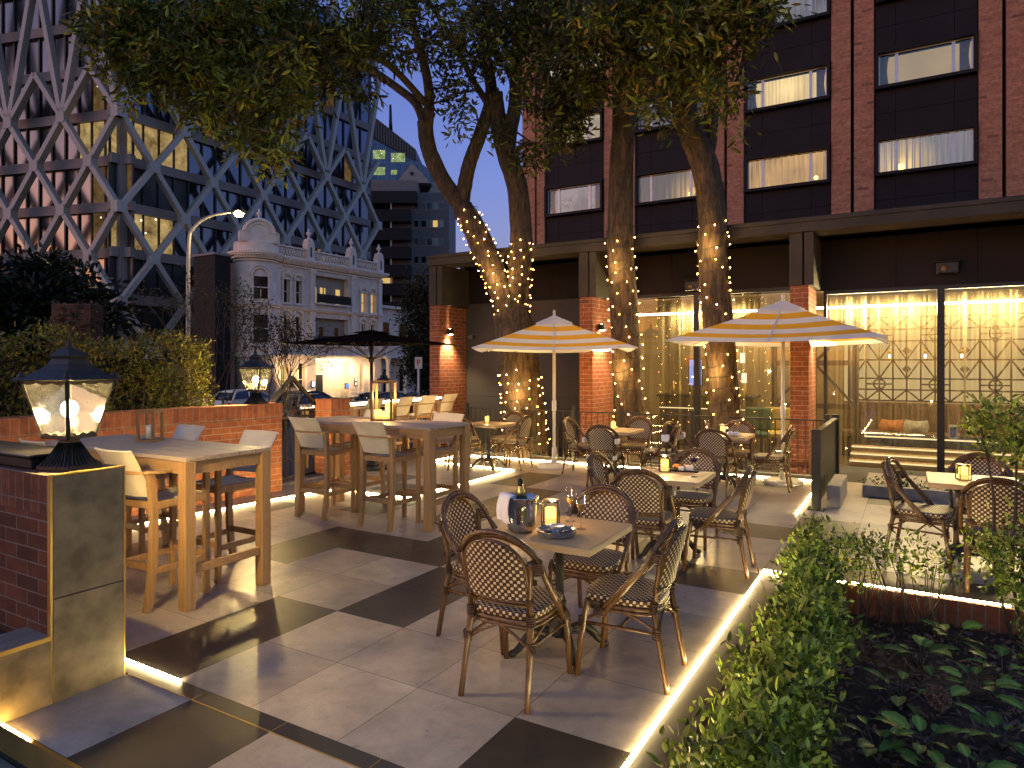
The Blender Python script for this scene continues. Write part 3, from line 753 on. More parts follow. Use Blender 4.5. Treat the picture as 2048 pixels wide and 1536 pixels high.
TAB=[(1.65,.19,1,'square oak table in front carrying the champagne bucket and flutes'),(1.60,2.50,2,'square oak table with red wine, candle and a snack tray'),(1.22,6.26,0,'square oak table under the right striped umbrella'),
 (-.38,6.12,0,'square oak table in the middle by the railing with one candle'),(-2.60,6.05,0,'square oak table in the far left corner lit by the floor strips'),(3.93,3.53,0,'square oak table behind the low hedge at the right edge')]
table0=None
for x,y,a,l in TAB:
    if table0 is None: table0=make_table(l); table0.location=(x,y,0); table0.rotation_euler.z=R(a); table0['group']='square oak cafe tables'
    else: dup(table0,(x,y,0),R(a),l,'square oak cafe tables')

# ------------------------------------------------------------------ bar stools and bar tables
def make_stool():
    t=thing('bar_stool','x','bar stool',(0,0,0))
    for s_ in (-1,1):
        g=MB(); g.bar((s_*.205,.225,0),(s_*.205,.225,.945),.042,.042,up=(0,1,0)); g.build('leg',M['teak'],t,bevel=.004)
        g=MB(); P=catmull([(s_*.205,-.245,0),(s_*.205,-.215,.18),(s_*.205,-.196,.42),(s_*.205,-.195,.72),(s_*.208,-.225,.98)],5)
        for a,b in zip(P[:-1],P[1:]): g.bar(a,b+(b-a)*.04,.04,.05,up=(0,1,0))
        g.build('leg',M['teak'],t)
    g=MB()
    for y in (-.19,.215): g.bar((-.19,y,.735),(.19,y,.735),.028,.055)
    for s_ in (-1,1): g.bar((s_*.205,-.19,.735),(s_*.205,.215,.735),.028,.055)
    g.build('seat_frame',M['teak'],t,bevel=.003)
    g=MB()
    g.bar((-.19,-.205,.30),(.19,-.205,.30),.026,.05); g.bar((-.19,.225,.30),(.19,.225,.30),.026,.05)
    for s_ in (-1,1): g.bar((s_*.205,-.2,.275),(s_*.205,.22,.275),.026,.045)
    g.build('footrest',M['teak'],t,bevel=.003)
    g=MB(); g.grid(lambda u,v: Vector(((u*2-1)*.188,-.20+.44*v,.775-.028*math.sin(math.pi*v)**.7-.012*math.sin(math.pi*u))),10,12)
    g.grid(lambda u,v: Vector(((1-u*2)*.188,-.20+.44*v,.768-.028*math.sin(math.pi*v)**.7-.012*math.sin(math.pi*u))),10,12); g.build('seat_sling',M['fabric'],t)
    g=MB()
    def bk(u,v,o): x=u*2-1; z=.80+.335*v; return Vector((x*(.186+.028*v),-.200-.155*v+.012*math.sin(v*math.pi)-.045*(1-x*x)+o,z))
    g.grid(lambda u,v: bk(u,v,0),12,10); g.grid(lambda u,v: bk(1-u,v,-.012),12,10)
    g.tube([bk(i/12,1,-.006) for i in range(13)],.0095,6); g.build('back_sling',M['fabric'],t)
    g=MB(); P=catmull([(-.215,.25,.955),(-.225,.05,.965),(-.225,-.17,.975),(-.18,-.272,.98),(0,-.315,.98),(.18,-.272,.98),(.225,-.17,.975),(.225,.05,.965),(.215,.25,.955)],5)
    for a,b in zip(P[:-1],P[1:]): g.bar(a,b+(b-a)*.12,.046,.022)
    g.build('armrest',M['teakx'],t); return t
st0=make_stool(); first=[True]
def stool(x,y,deg,label,group):
    if first[0]:
        first[0]=False; st0.location=(x,y,0); st0.rotation_euler.z=R(deg); st0['label']=label; st0['group']=group; return st0
    return dup(st0,(x,y,0),R(deg),label,group)
G1='cream sling bar stools at the bar tables'
stool(-1.33,-.46,1,'cream sling bar stool at the near corner of the left bar table',G1)
stool(-2.42,-.47,-3,'cream sling bar stool mostly hidden behind the big lantern at the left bar table',G1)
stool(-1.46,.18,181,'cream sling bar stool at the far right of the left bar table, facing the viewer',G1)
stool(-2.50,.20,178,'cream sling bar stool beside the lantern on the far side of the left bar table',G1)
stool(-2.34,2.16,2,'cream sling bar stool on the near left side of the far bar table',G1)
stool(-1.37,2.15,0,'cream sling bar stool on the near right side of the far bar table',G1)
stool(-1.27,2.74,181,'cream sling bar stool at the right end behind the far bar table',G1)
stool(-2.40,2.76,179,'cream sling bar stool hidden behind the far bar table near the gate pillar',G1)
G2='brightly lit bar stools at the street side counter'
for y,l in ((5.22,'lit bar stool at the street counter nearest to the brick gate pillar'),(6.05,'lit bar stool at the street counter behind the tall timber lantern'),(6.75,'lit bar stool at the street counter, second from the brick column'),(7.42,'lit bar stool at the street counter right beside the brick column')):
    stool(-4.70,y,90+random.uniform(-6,6),l,G2)
def make_bar(label):
    t=thing('bar_table',label,'bar table',(0,0,0))
    g=MB()
    for i in range(5): g.box(-1.0,-.365+i*.1465,1.048,1.0,-.365+i*.1465+.1435,1.078)
    g.build('table_top',M['weatherwood'],t,bevel=.003)
    g=MB()
    for y in (-.325,.325): g.bar((-.92,y,1.0),(.92,y,1.0),.026,.092)
    for x in (-.955,.955): g.bar((x,-.30,1.0),(x,.30,1.0),.026,.092)
    g.build('apron',M['teakx'],t)
    for x in (-.955,.955):
        for y in (-.325,.325):
            g=MB(); g.box(x-.042,y-.042,0,x+.042,y+.042,1.047); g.build('leg',M['teak'],t,bevel=.004)
        g=MB(); g.bar((x,-.283,.275),(x,.283,.275),.03,.06); g.build('stretcher',M['teakx'],t,bevel=.003)
    return t
b0=make_bar('tall teak bar table beside the left brick wall'); b0.location=(-1.88,-.20,0); b0['group']='tall teak bar tables'
dup(b0,(-1.79,2.46,0),0,'tall teak bar table farther back in front of the gate','tall teak bar tables')

# ------------------------------------------------------------------ umbrellas
def umbrella(label, loc, rz, half, zh, za, mats, rings, pole_mat, base, vent=True, cat='umbrella', sag=.05, name='patio_umbrella', fin=True):
    t=thing(name,label,cat,loc,rz)
    def P(k,f,tt):     # face k, f 0..1 along side, tt 0 apex .. 1 hem
        c0=Vector((math.cos(R(45+90*k)),math.sin(R(45+90*k)),0))*half*math.sqrt(2); c1=Vector((math.cos(R(135+90*k)),math.sin(R(135+90*k)),0))*half*math.sqrt(2)
        e=c0.lerp(c1,f)*tt; z=za-(za-zh)*(tt**.92)-sag*math.sin(math.pi*f)*math.sin(math.pi*min(1,tt)*.55)*(.9)
        if tt>.98: z+= .012*math.sin(math.pi*f)*0
        return Vector((e.x,e.y,z))
    g=MB()
    tv=[]
    for (a,b,mi) in rings:
        n=max(1,int((b-a)*16)); tv+=[(a+(b-a)*i/n,a+(b-a)*(i+1)/n,mi) for i in range(n)]
    for k in range(4):
        for a,b,mi in tv:
            for i in range(10):
                n0=len(g.v); g.v+=[tuple(P(k,i/10,a)),tuple(P(k,(i+1)/10,a)),tuple(P(k,(i+1)/10,b)),tuple(P(k,i/10,b))]; g.face((n0+3,n0+2,n0+1,n0),mi)
    g.build('canopy',mats,t)
    if vent:
        g=MB()
        for k in range(4):
            for a,b in ((0,.12),(.12,.24)):
                for i in range(6):
                    n0=len(g.v); g.v+=[tuple(P(k,i/6,a)+Vector((0,0,.035))),tuple(P(k,(i+1)/6,a)+Vector((0,0,.035))),tuple(P(k,(i+1)/6,b)+Vector((0,0,.03))),tuple(P(k,i/6,b)+Vector((0,0,.03)))]; g.face((n0+3,n0+2,n0+1,n0))
        g.build('vent_cap',mats[0],t)
    g=MB()
    for k in range(8):
        a=R(45*k+45); r=half*math.sqrt(2)*.99 if k%2==0 else half*.99
        e=Vector((math.cos(a)*r,math.sin(a)*r,zh-.012 - (0 if k%2==0 else sag*.7))); hub=Vector((math.cos(a)*.03,math.sin(a)*.03,za-.05))
        g.bar(hub,e,.016,.02); mid=hub.lerp(e,.5); g.bar((math.cos(a)*.03,math.sin(a)*.03,za-.42-(za-zh)*.2),mid,.012,.016)
    g.build('ribs',pole_mat,t)
    g=MB(); g.lathe([(.026,.06),(.026,za-.03)],14); g.lathe([(.045,za-.46-(za-zh)*.2),(.045,za-.38-(za-zh)*.2)],12); g.lathe([(.036,.95),(.036,1.12)],12); g.lathe([(.04,.08),(.04,.34)],12); g.build('pole',pole_mat,t)
    if fin:
        g=MB(); g.lathe([(.02,za+.02),(.026,za+.04),(.016,za+.055),(.024,za+.075),(.02,za+.10),(1e-5,za+.125)],10); g.build('finial',pole_mat,t)
    g=MB(); base(g); g.build('base',pole_mat,t); return t
ST=[(0,.27,0),(.27,.41,1),(.41,.54,0),(.54,.67,1),(.67,.79,0),(.79,.89,1),(.89,1,0)]
rb=lambda g: g.lathe([(.27,.002),(.275,.03),(.25,.055),(.12,.068),(.06,.08),(.045,.16)],28)
umbrella('left orange and white striped square umbrella in front of the big forked tree',(-1.67,6.63,0),R(27),1.24,1.98,2.52,[M['cwhite'],M['corange']],ST,M['white'],rb)
umbrella('right orange and white striped square umbrella in front of the restaurant windows',(1.87,6.98,0),R(1),1.34,2.06,2.63,[M['cwhite'],M['corange']],ST,M['white'],rb)
def bb(g): g.lathe([(.36,.002),(.365,.025),(.34,.04),(.1,.05)],28); g.lathe([(.13,.05),(.11,.10),(.05,.2)],16)
umbrella('flat black umbrella by the far bar table in front of the white building',(-4.25,5.02,0),R(2),1.03,2.06,2.27,[M['cblack']],[(0,1,0)],M['black'],bb,vent=True,sag=.0,fin=False)

# ------------------------------------------------------------------ things on the tables
def wood_lantern(label,loc,w,h,candles,rz=0,hood=False):
    t=thing('timber_lantern',label,'lantern',loc,rz); b=.022 if w<.2 else .026
    g=MB(); k=w/2-b/2
    for x in (-k,k):
        for y in (-k,k): g.box(x-b/2,y-b/2,.021,x+b/2,y+b/2,h-b)
    for z in (h-b,):
        g.box(-w/2,-w/2,z+.0005,w/2,-w/2+b,h); g.box(-w/2,w/2-b,z+.0005,w/2,w/2,h); g.box(-w/2,-w/2+b,z+.0005,-w/2+b,w/2-b,h); g.box(w/2-b,-w/2+b,z+.0005,w/2,w/2-b,h)
    g.build('frame',M['lanternwood'],t); g=MB(); g.box(-w/2,-w/2,0,w/2,w/2,.02); g.build('floor_board',M['lanternwood'],t)
    if hood:
        g=MB(); g.lathe([(.10,h+.002),(.095,h+.012),(.045,h+.035),(.04,h+.06),(.015,h+.075),(.015,h+.10)],16); g.build('hood',M['black'],t)
    for (x,y,r,hh,lit) in candles:
        g=MB(); 
        if lit: g.lathe([(r,.0205),(r,hh*.45)],14,c=(x,y,0),m=0); g.lathe([(r,hh*.45),(r,hh),(r*.8,hh+.004),(r*.5,hh-.01),(1e-5,hh-.012)],14,c=(x,y,0),m=1); g.build('candle',[M['wax'],M['flame']],t)
        else: g.lathe([(r,.0205),(r,hh),(r*.8,hh+.003),(1e-5,hh-.006)],14,c=(x,y,0)); g.build('candle',M['waxw'],t)
    return t
wood_lantern('small timber lantern with an unlit white candle on the left bar table',(-2.10,-.08,1.079),.155,.265,[(0,0,.036,.135,False)],R(28))
wood_lantern('tall timber lantern with three glowing candles on the far bar table',(-1.82,2.56,1.079),.25,.46,[(-.06,-.02,.042,.12,True),(.055,.03,.045,.21,True),(.03,-.07,.04,.10,True)],R(28),True)
point((-1.82,2.56,1.36),4.5,(1,.6,.2),.04)
def candle_cage(label,x,y,w=.10,h=.15,rz=20,glassy=True,cr=.034,chh=.105):
    t=thing('candle_holder',label,'candle holder',(x,y,.743),R(rz),group='candle holders on the cafe tables')
    g=MB(); k=w/2; b=.0055
    for sx in (-k,k):
        for sy in (-k,k): g.bar((sx,sy,.003),(sx,sy,h),b,b)
    for z in (.004,h):
        for a,c in (((-k,-k),(k,-k)),((k,-k),(k,k)),((k,k),(-k,k)),((-k,k),(-k,-k))): g.bar((*a,z),(*c,z),b,b)
    g.build('wire_frame',M['black'],t)
    g=MB(); 
    for a,c in (((-k,-k),(k,-k)),((k,-k),(k,k)),((k,k),(-k,k)),((-k,k),(-k,-k))): g.quad((*a,.008),(*c,.008),(*c,h-.004),(*a,h-.004))
    g.build('glass_panes',M['glass'],t)
    g=MB(); g.lathe([(cr,.004),(cr,chh*.45)],16,m=0); g.lathe([(cr,chh*.45),(cr,chh),(cr*.85,chh+.004),(cr*.6,chh-.008),(1e-5,chh-.010)],16,m=1); g.build('candle',[M['wax'],M['flame']],t)
    point((x,y,.743+chh+.03),1.1,(1,.58,.2),.02); return t
candle_cage('wire and glass candle holder beside the oyster plate on the front table',1.56,.245)
candle_cage('square glass candle holder between the two red wines',1.51,2.64,.10,.145)
candle_cage('candle holder alone on the middle table by the railing',-.42,6.15,.09,.12)
candle_cage('candle holder partly hidden on the table under the right umbrella',1.17,6.32,.09,.13)
candle_cage('candle holder on the far left corner table',-2.66,6.1,.085,.11)
candle_cage('candle holder on the right hand table behind the hedge',3.86,3.50,.085,.13)
def stem_glass(label,loc,h,r,bowl,fill,liq,cat='wine glass',grp=None):
    t=thing('stem_glass',label,cat,loc,0,grp); z0=h-bowl
    prof=[(.032,.0),(.032,.002),(.006,.006),(.0035,.012),(.0035,z0-.01),(.006,z0)]
    cup=[(.006,z0)]+[(r*math.sin(math.pi*.5*min(1,f*1.9))**.8*(1-.28*max(0,f-.45)),z0+bowl*f) for f in (.06,.14,.25,.4,.55,.7,.85,1.0)]
    g=MB(); g.lathe(prof+cup[1:],18); g.build('glass_body',M['glass'],t)
    g=MB(); pr=[(1e-5,z0+.004)]+[(q*.94,z) for q,z in cup if z0<z<=z0+bowl*fill+.001]; pr.append((1e-5,pr[-1][1])); g.lathe(pr,16); g.build('drink',liq,t); return t
FG='stemmed glasses on the tables'
stem_glass('left champagne flute on the front table',(1.62,.40,.743),.215,.030,.115,.42,M['champ'],'champagne flute',FG)
stem_glass('right champagne flute on the front table next to the oysters',(1.765,.245,.743),.215,.030,.115,.42,M['champ'],'champagne flute',FG)
stem_glass('red wine glass to the right in front of the snack tray',(1.83,2.47,.743),.22,.040,.10,.5,M['wine'],'wine glass',FG)
stem_glass('red wine glass at the left of the candle on the second table',(1.36,2.74,.743),.22,.040,.10,.5,M['wine'],'wine glass',FG)
stem_glass('white wine glass left on the table under the right umbrella',(.98,6.20,.743),.20,.038,.09,.5,M['champ'],'wine glass',FG)
stem_glass('white wine glass right on the table under the right umbrella',(1.35,6.40,.743),.20,.038,.09,.5,M['champ'],'wine glass',FG)
t=thing('ice_bucket','polished steel ice bucket on the front table','ice bucket',(1.475,.03,.743))
g=MB(); g.lathe([(1e-5,.002),(.068,.003),(.078,.012),(.086,.05),(.092,.13),(.096,.195),(.104,.2),(.106,.205),(.104,.21),(.094,.208),(.088,.12),(.08,.03),(1e-5,.02)],40); g.build('body',M['steel'],t)
for s_ in (-1,1):
    g=MB(); g.tube([(s_*.094,-.03,.17),(s_*.115,-.02,.175),(s_*.118,0,.17),(s_*.115,.02,.175),(s_*.094,.03,.17)],.0055,8); g.build('handle',M['steel'],t)
g=MB(); 
for i in range(26): 
    a=random.uniform(0,6.28); r=random.uniform(.0,.066); g.cbox((math.cos(a)*r,math.sin(a)*r,.155+random.uniform(-.01,.012)),(.026,.026,.022),rot=Matrix.Rotation(random.uniform(0,3),3,'X')@Matrix.Rotation(random.uniform(0,3),3,'Z'))
g.build('ice',M['glass'],t)
t=thing('champagne_bottle','green champagne bottle with gold foil leaning in the ice bucket','bottle',(1.475,.045,.80)); t.rotation_euler=(R(-4),R(-6),0)
g=MB(); g.lathe([(1e-5,0),(.042,.002),(.042,.10),(.034,.14),(.019,.18),(.0155,.20)],20); g.lathe([(.0155,.235),(.0165,.236),(.0165,.243),(.012,.247),(1e-5,.25)],18); g.build('bottle_body',M['bottle'],t)
g=MB(); g.lathe([(.034,.14),(.0205,.178),(.0172,.2),(.0168,.205)],18); g.build('foil',M['foil'],t)
g=MB(); g.lathe([(.0165,.205),(.0162,.235)],18); g.build('neck',M['bottle'],t)
t=thing('napkin','white linen napkin hanging over the rim of the ice bucket','napkin',(1.475,.03,.743),R(236))
g=MB()
def nap(u,v):
    w_=(u-.5)*.135; 
    if v<.25: f=v/.25; x=.055+.052*f; z=.218+.008*math.sin(f*3.1)
    else: f=(v-.25)/.75; x=.109+.012*math.sin(f*2.5); z=.216-.15*f
    return Vector((x+.006*math.sin(u*9+v*2)*v,w_*(1+.1*v)+.004*math.sin(v*7),z))
g.grid(nap,12,14); g.grid(lambda u,v: nap(1-u,v)+Vector((.004,0,.003)),12,14); g.build('cloth',M['napkin'],t)
t=thing('oyster_plate','grey metal dish of oysters around a white dip bowl','plate',(1.70,.045,.743))
g=MB(); g.lathe([(1e-5,.002),(.10,.003),(.106,.006),(.116,.034),(.119,.036),(.113,.034),(.103,.010),(1e-5,.008)],40); g.build('dish',plain('grey_tin_dish',(.38,.38,.42),.4,.3),t)
g=MB(); g.lathe([(1e-5,.012),(.03,.013),(.042,.055),(.044,.057),(.041,.055),(.038,.05),(1e-5,.049)],28,c=(0,.005,0)); g.build('dip_bowl',M['porc'],t)
for k in range(9):
    a=k*2*math.pi/9+.2; g=MB(); c=(math.cos(a)*.077,math.sin(a)*.077,.02)
    m_=Matrix.Translation(c)@Matrix.Rotation(a+random.uniform(-.5,.5),4,'Z')@Matrix.Rotation(random.uniform(-.3,.3),4,'Y')
    g.grid(lambda u,v: m_@Vector(((v*.034)*math.cos(u*6.283)*(1.15+.15*math.sin(u*19)),(v*.022)*math.sin(u*6.283)*(1+.2*math.sin(u*25)),.004+.016*v*v+.003*math.sin(u*31)*v)),16,4)
    g.build('oyster',M['oyster'],t)
t=thing('snack_tray','dark slate tray of fried snacks and folded papers on the second table','tray',(1.66,2.76,.743),R(8))
g=MB(); g.box(-.13,-.085,0,.13,.085,.012); g.build('slate',M['blackpanel'],t)
g=MB()
for i in range(12): g.ball((random.uniform(-.09,.02),random.uniform(-.04,.05),.03+random.uniform(0,.02)),random.uniform(.016,.024),0,8,6,.8)
g.build('snacks',M['pastry'],t); g=MB(); g.cbox((.05,-.03,.035),(.07,.03,.045)); g.cbox((-.02,-.06,.03),(.05,.02,.035)); g.build('paper',M['porc'],t)
t=thing('plate_stack','white plates with folded napkins on the table under the right umbrella','plates',(1.36,6.12,.743))
g=MB(); g.lathe([(1e-5,.002),(.07,.003),(.115,.014),(.117,.017),(.07,.008),(1e-5,.007)],28); g.build('plate',M['porc'],t)
g=MB(); g.ball((-.04,0,.035),.045,0,10,6,.6); g.ball((.04,.01,.035),.042,0,10,6,.6); g.build('napkins',M['napkin'],t)

# ------------------------------------------------------------------ railing in front of the trees
t=thing('patio_railing','low black picket railing between the patio and the trees','railing',(-3.95,7.36,0),math.atan2(7.62-7.36,2.42+3.95))
L=math.hypot(6.37,.26); g=MB()
n=int(L/.108)
for i in range(n+1): g.bar((i*L/n,0,.055),(i*L/n,0,.87),.012,.012)
g.build('pickets',M['black'],t)
g=MB(); g.bar((0,0,.885),(L,0,.885),.045,.02); g.bar((0,0,.05),(L,0,.05),.03,.02); g.build('rails',M['black'],t)
for x in (.02,2.25,4.35,L-.02):
    g=MB(); g.box(x-.03,-.03,0,x+.03,.03,.96); g.box(x-.038,-.038,.961,x+.038,.038,.98); g.box(x-.06,-.06,0,x+.06,.06,.012); g.build('post',M['black'],t)
t=thing('black_screen','solid black metal screen panel between the railing and the right terrace','screen',(2.50,5.32,0),R(90))
g=MB(); g.box(-.05,-.05,0,.05,.05,.955); g.build('post',M['black'],t,bevel=.004); g=MB(); g.box(2.30,-.05,0,2.40,.05,.98); g.build('post',M['black'],t,bevel=.004)
g=MB(); g.box(.052,-.012,.05,2.298,.012,.90); g.build('panel',M['black'],t); g=MB(); g.box(.052,-.035,.901,2.298,.035,.935); g.build('handrail',M['black'],t,bevel=.003)
g=MB(); g.box(-.09,-.09,0,.09,.09,.012); g.build('base_plate',M['black'],t)
# ------------------------------------------------------------------ hotel: podium and tower
H=thing('hotel_building','brick hotel tower with black window bays above a dark restaurant podium','building',(0,0,0))
def part(name,g,m,par=H,**k): return g.build(name,m,par,**k)
CX=[(-5.33,-5.07,9.0),(-1.84,-1.58,9.0),(1.82,2.09,9.0),(5.45,5.72,9.0)]
for a,b,yb in CX:
    g=MB(); g.box(a,8.0,-.3,b,yb,2.97); part('brick_column',g,M['colbrick'],bevel=.004)
    g=MB(); m_=(a+b)/2+.06; g.box(a-.01,7.985,2.971,m_-.012,yb,3.80); g.box(m_+.012,7.985,2.971,b+.075,yb,3.80); part('concrete_pilaster',g,M['conc'],bevel=.006)
g=MB(); g.box(-5.34,7.93,3.801,9.5,8.5,3.95); g.box(-5.36,7.91,3.951,9.5,9.2,4.02); part('fascia_beam',g,M['conc'],bevel=.008)
g=MB(); g.box(-5.33,9.2,3.951,9.5,20.5,4.01); part('podium_roof',g,M['conc'])
for x0,x1,zb,n in ((-5.05,-1.86,3.062,3),(-1.5,1.80,3.062,3),(2.18,5.43,2.962,3),(5.8,9.4,2.962,3)):
    for i in range(n):
        g=MB(); w_=(x1-x0)/n; g.box(x0+i*w_+.003,9.01,zb,x0+(i+1)*w_-.003,9.12,3.80); part('bulkhead_panel',g,M['blackpanel'])
g=MB(); g.box(-5.33,9.121,2.97,9.38,9.13,3.80); part('bulkhead_backing',g,M['black'])
for za,zb in ((-.3,1.02),(1.026,3.056)):
    for i in range(2): g=MB(); g.box(-5.07+i*1.615+.003,9.0,za,-5.07+(i+1)*1.615-.003,9.12,zb); part('wall_panel',g,M['panel'])
g=MB(); g.box(-5.33,9.121,-.3,-5.2,20.5,3.95); g.box(9.38,9.121,-.3,9.5,20.5,3.95); g.box(-5.2,20.3,-.3,9.38,20.5,3.95); part('side_wall',g,M['conc'])
# restaurant windows
def shopwin(x0,x1,z0,z1,mulls):
    g=MB(); g.box(x0,9.02,z0-.06,x1,9.10,z0); g.box(x0,9.02,z1,x1,9.10,z1+.06); g.box(x0,9.02,z0,x0+.05,9.10,z1); g.box(x1-.05,9.02,z0,x1,9.10,z1)
    for mx_ in mulls: g.box(mx_-.05,9.0,z0,mx_+.05,9.12,z1)
    f=part('window_frame',g,M['black'])
    xs=[x0+.05]+[q for mx_ in mulls for q in (mx_-.05,mx_+.05)]+[x1-.05]
    for a,b in zip(xs[::2],xs[1::2]):
        g=MB(); g.quad((a,9.06,z0),(b,9.06,z0),(b,9.06,z1),(a,9.06,z1)); g.build('pane',M['winglass'],f)
shopwin(-1.58,1.82,.0,3.0,[.06]); shopwin(2.20,5.45,-.05,2.90,[3.87]); shopwin(5.72,9.2,-.05,2.90,[7.4])
for x0,x1,zt in ((-1.52,1.78,2.98),(2.25,5.40,2.88),(5.8,9.1,2.88)):
    g=MB(); W=x1-x0
    g.grid(lambda u,v: Vector((x0+W*u,9.32+.022*math.sin(u*W*34)+.012*math.sin(u*W*61+1),.02+(zt-.02)*v)),int(W*110),1); part('sheer_curtain',g,M['sheer'])
# interior shell
iw=plain('interior_wall_paint',(.26,.18,.085),.8,var=.1); idk=plain('interior_dark_timber',(.09,.055,.03),.5,var=.4,scale=3)
g=MB(); g.box(-1.9,9.13,-.2,9.38,20.3,-.06); part('interior_floor',g,idk)
g=MB(); g.box(-1.9,9.13,3.05,9.38,20.3,3.2); part('ceiling',g,iw)
g=MB(); g.box(-1.95,9.13,-.06,-1.85,20.3,3.05); g.box(-1.85,13.4,-.06,9.38,13.5,3.05); part('interior_wall',g,iw)
g=MB(); g.box(-1.4,9.75,2.715,8.9,9.79,2.75); part('cove_light',g,M['ledw'])
for x in (-.2,1.2,3.2,4.6,7.2): area((x,11.0,2.98),(x,11.0,0),6.5,1.3,2.0,(1,.76,.40))
for x in (.2,3.0,4.7): area((x,9.5,2.66),(x,5.5,0),34,1.4,.2,(1,.72,.32))  # added lamps behind the glass, aimed out to brighten the patio
area((3.6,12.9,2.9),(3.6,13.4,1.6),14,3.4,.15,(1,.75,.36)); area((.6,13.0,2.9),(.6,13.4,1.6),10,2.2,.15,(1,.72,.36))
# lattice screen behind the banquette
t=thing('lattice_screen','brown geometric timber lattice screen inside the right restaurant window','screen',(2.44,12.0,0))
g=MB(); w_=.045; X0,X1,Z0,Z1=0,3.1,1.0,2.66; HH=Z1-Z0; cw=(X1-X0)/13
def lb(a,b,w2=.046): g.bar((a[0],0,a[1]),(b[0],0,b[1]),.03,w2,up=(0,1,0))
rows=[0,.132,.265,.49,.715,.854,1.0]
for i in range(14): lb((i*cw,Z0),(i*cw,Z1))
for k in rows: lb((X0,Z0+k*HH),(X1,Z0+k*HH))
for i in range(13):
    x=i*cw
    for r,(k0,k1) in enumerate(((0,.132),(.265,.49),(.49,.715),(.854,1.0))):
        up=(i+r+(1 if r>1 else 0))%2
        if up: lb((x,Z0+k0*HH),(x+cw,Z0+k1*HH))
        else: lb((x+cw,Z0+k0*HH),(x,Z0+k1*HH))
    for (k0,k1) in ((.132,.265),(.715,.854)):
        if i%4 in (1,2): lb((x,Z0+(k0+k1)/2*HH),(x+cw,Z0+(k0+k1)/2*HH),.028)
for i in (2,6,10):
    for kz in (.198,.785):
        c=(i*cw,Z0+kz*HH); r=.105; P=[(c[0]+math.cos(R(22.5+45*q))*r,c[1]+math.sin(R(22.5+45*q))*r) for q in range(8)]
        for q in range(8): lb(P[q],P[(q+1)%8],.04)
for i in (2,6,10):
    for kz in (.132,.265,.715,.854): g.cbox((i*cw,0,Z0+kz*HH),(.10,.032,.10),rot=Matrix.Rotation(R(45),3,'Y'))
ch=HH/4.6
for i in (4,8,12):
    for kz in (1.75,2.75): g.cbox((i*cw,0,Z0+kz*ch),(.12,.032,.12),rot=Matrix.Rotation(R(45),3,'Y'))
g.build('lattice',idk,t)
g=MB(); g.box(-.09,-.03,-.06,-.022,.05,2.9); g.box(X1+.022,-.03,-.06,X1+.13,.05,2.9); g.build('frame',idk,t)
t=thing('glowing_wall','cream wall behind the lattice screen with its warm light painted as glow','wall panel',(2.44,12.55,0))
g=MB(); g.quad((-.2,0,.9),(3.2,0,.9),(3.2,0,2.75),(-.2,0,2.75)); g.build('panel',emis('warm_wall_glow',(1,.70,.30),.72,.3,.8),t)  # light falling on this wall is put into its emission
t=thing('banquette','long brown leather banquette seat below the lattice screen','banquette',(2.3,11.5,0))
le=plain('tan_leather',(.20,.11,.05),.45,var=.3,scale=6)
g=MB()
for i in range(11): g.box(i*.29,.16,.42,i*.29+.284,.30,.99)
g.build('backrest',le,t,bevel=.02,seg=2); g=MB(); g.box(0,-.30,.30,3.2,.155,.44); g.build('seat',le,t,bevel=.02); g=MB(); g.box(0,-.27,-.06,3.2,.29,.298); g.build('plinth',idk,t)
for (x,c,l) in ((3.15,(.55,.20,.06),'orange cushion on the banquette below the pendant bulbs'),(3.55,(.42,.38,.26),'spotted olive cushion on the banquette')):
    t=thing('cushion',l,'cushion',(x,11.42,.45)); g=MB(); g.grid(lambda u,v: Vector(((u-.5)*.40*(1-.2*math.cos(v*6.28)*.3),.07*math.sin(math.pi*u)*math.sin(math.pi*v)-.1+.1*v,.20*v+.05*abs(u-.5)*v)),8,8); g.grid(lambda u,v: Vector(((.5-u)*.40*(1-.2*math.cos(v*6.28)*.3),-.07*math.sin(math.pi*u)*math.sin(math.pi*v)-.1+.1*v,.20*v+.05*abs(u-.5)*v)),8,8); g.build('cover',plain('cushion_fabric',c,.9,var=.3,scale=14),t)
for i,(x,y) in enumerate(((3.11,12-.55),(3.70,12-.55),(4.27,12-.55))):
    t=thing('pendant_bulb',('left','middle','right')[i]+' of the three bare filament bulbs hanging in the right window','pendant lamp',(x,y,1.88),group='filament pendants in the right window')
    g=MB(); g.tube([(0,0,.10),(0,0,1.1)],.005,5); g.lathe([(.022,.055),(.022,.11),(.006,.12)],10); g.build('cord',M['brass'],t)
    g=MB(); g.ball((0,0,0),.045,0,14,9,1.25); g.build('glass_bulb',M['glass'],t); g=MB(); g.lathe([(.018,-.03),(.02,.03)],8); g.build('filament',M['pend'],t)
t=thing('low_table','black low table with a glowing edge inside the right window','table',(2.75,10.4,0))
g=MB(); g.box(0,0,.34,2.2,.62,.43); g.build('table_top',M['black'],t); g=MB(); g.box(0,-.012,.405,2.2,-.001,.43); g.box(2.201,-.01,.405,2.213,.62,.43); g.box(-.013,-.01,.405,-.001,.62,.43); g.build('edge_light',M['ledsoft'],t); g=MB(); g.box(.3,.1,-.06,1.9,.5,.339); g.build('plinth',M['black'],t)
t=thing('display_step','stack of low steps with lit nosings behind the right window glass','steps',(2.55,9.62,0))
for k in range(3):
    g=MB(); g.box(0,k*.22,-.06,3.0,.66,.07+k*.1); g.build('step',iw,t); g=MB(); g.box(0,k*.22-.012,.045+k*.1,3.0,k*.22-.001,.068+k*.1); g.build('nosing_light',M['ledsoft'],t)
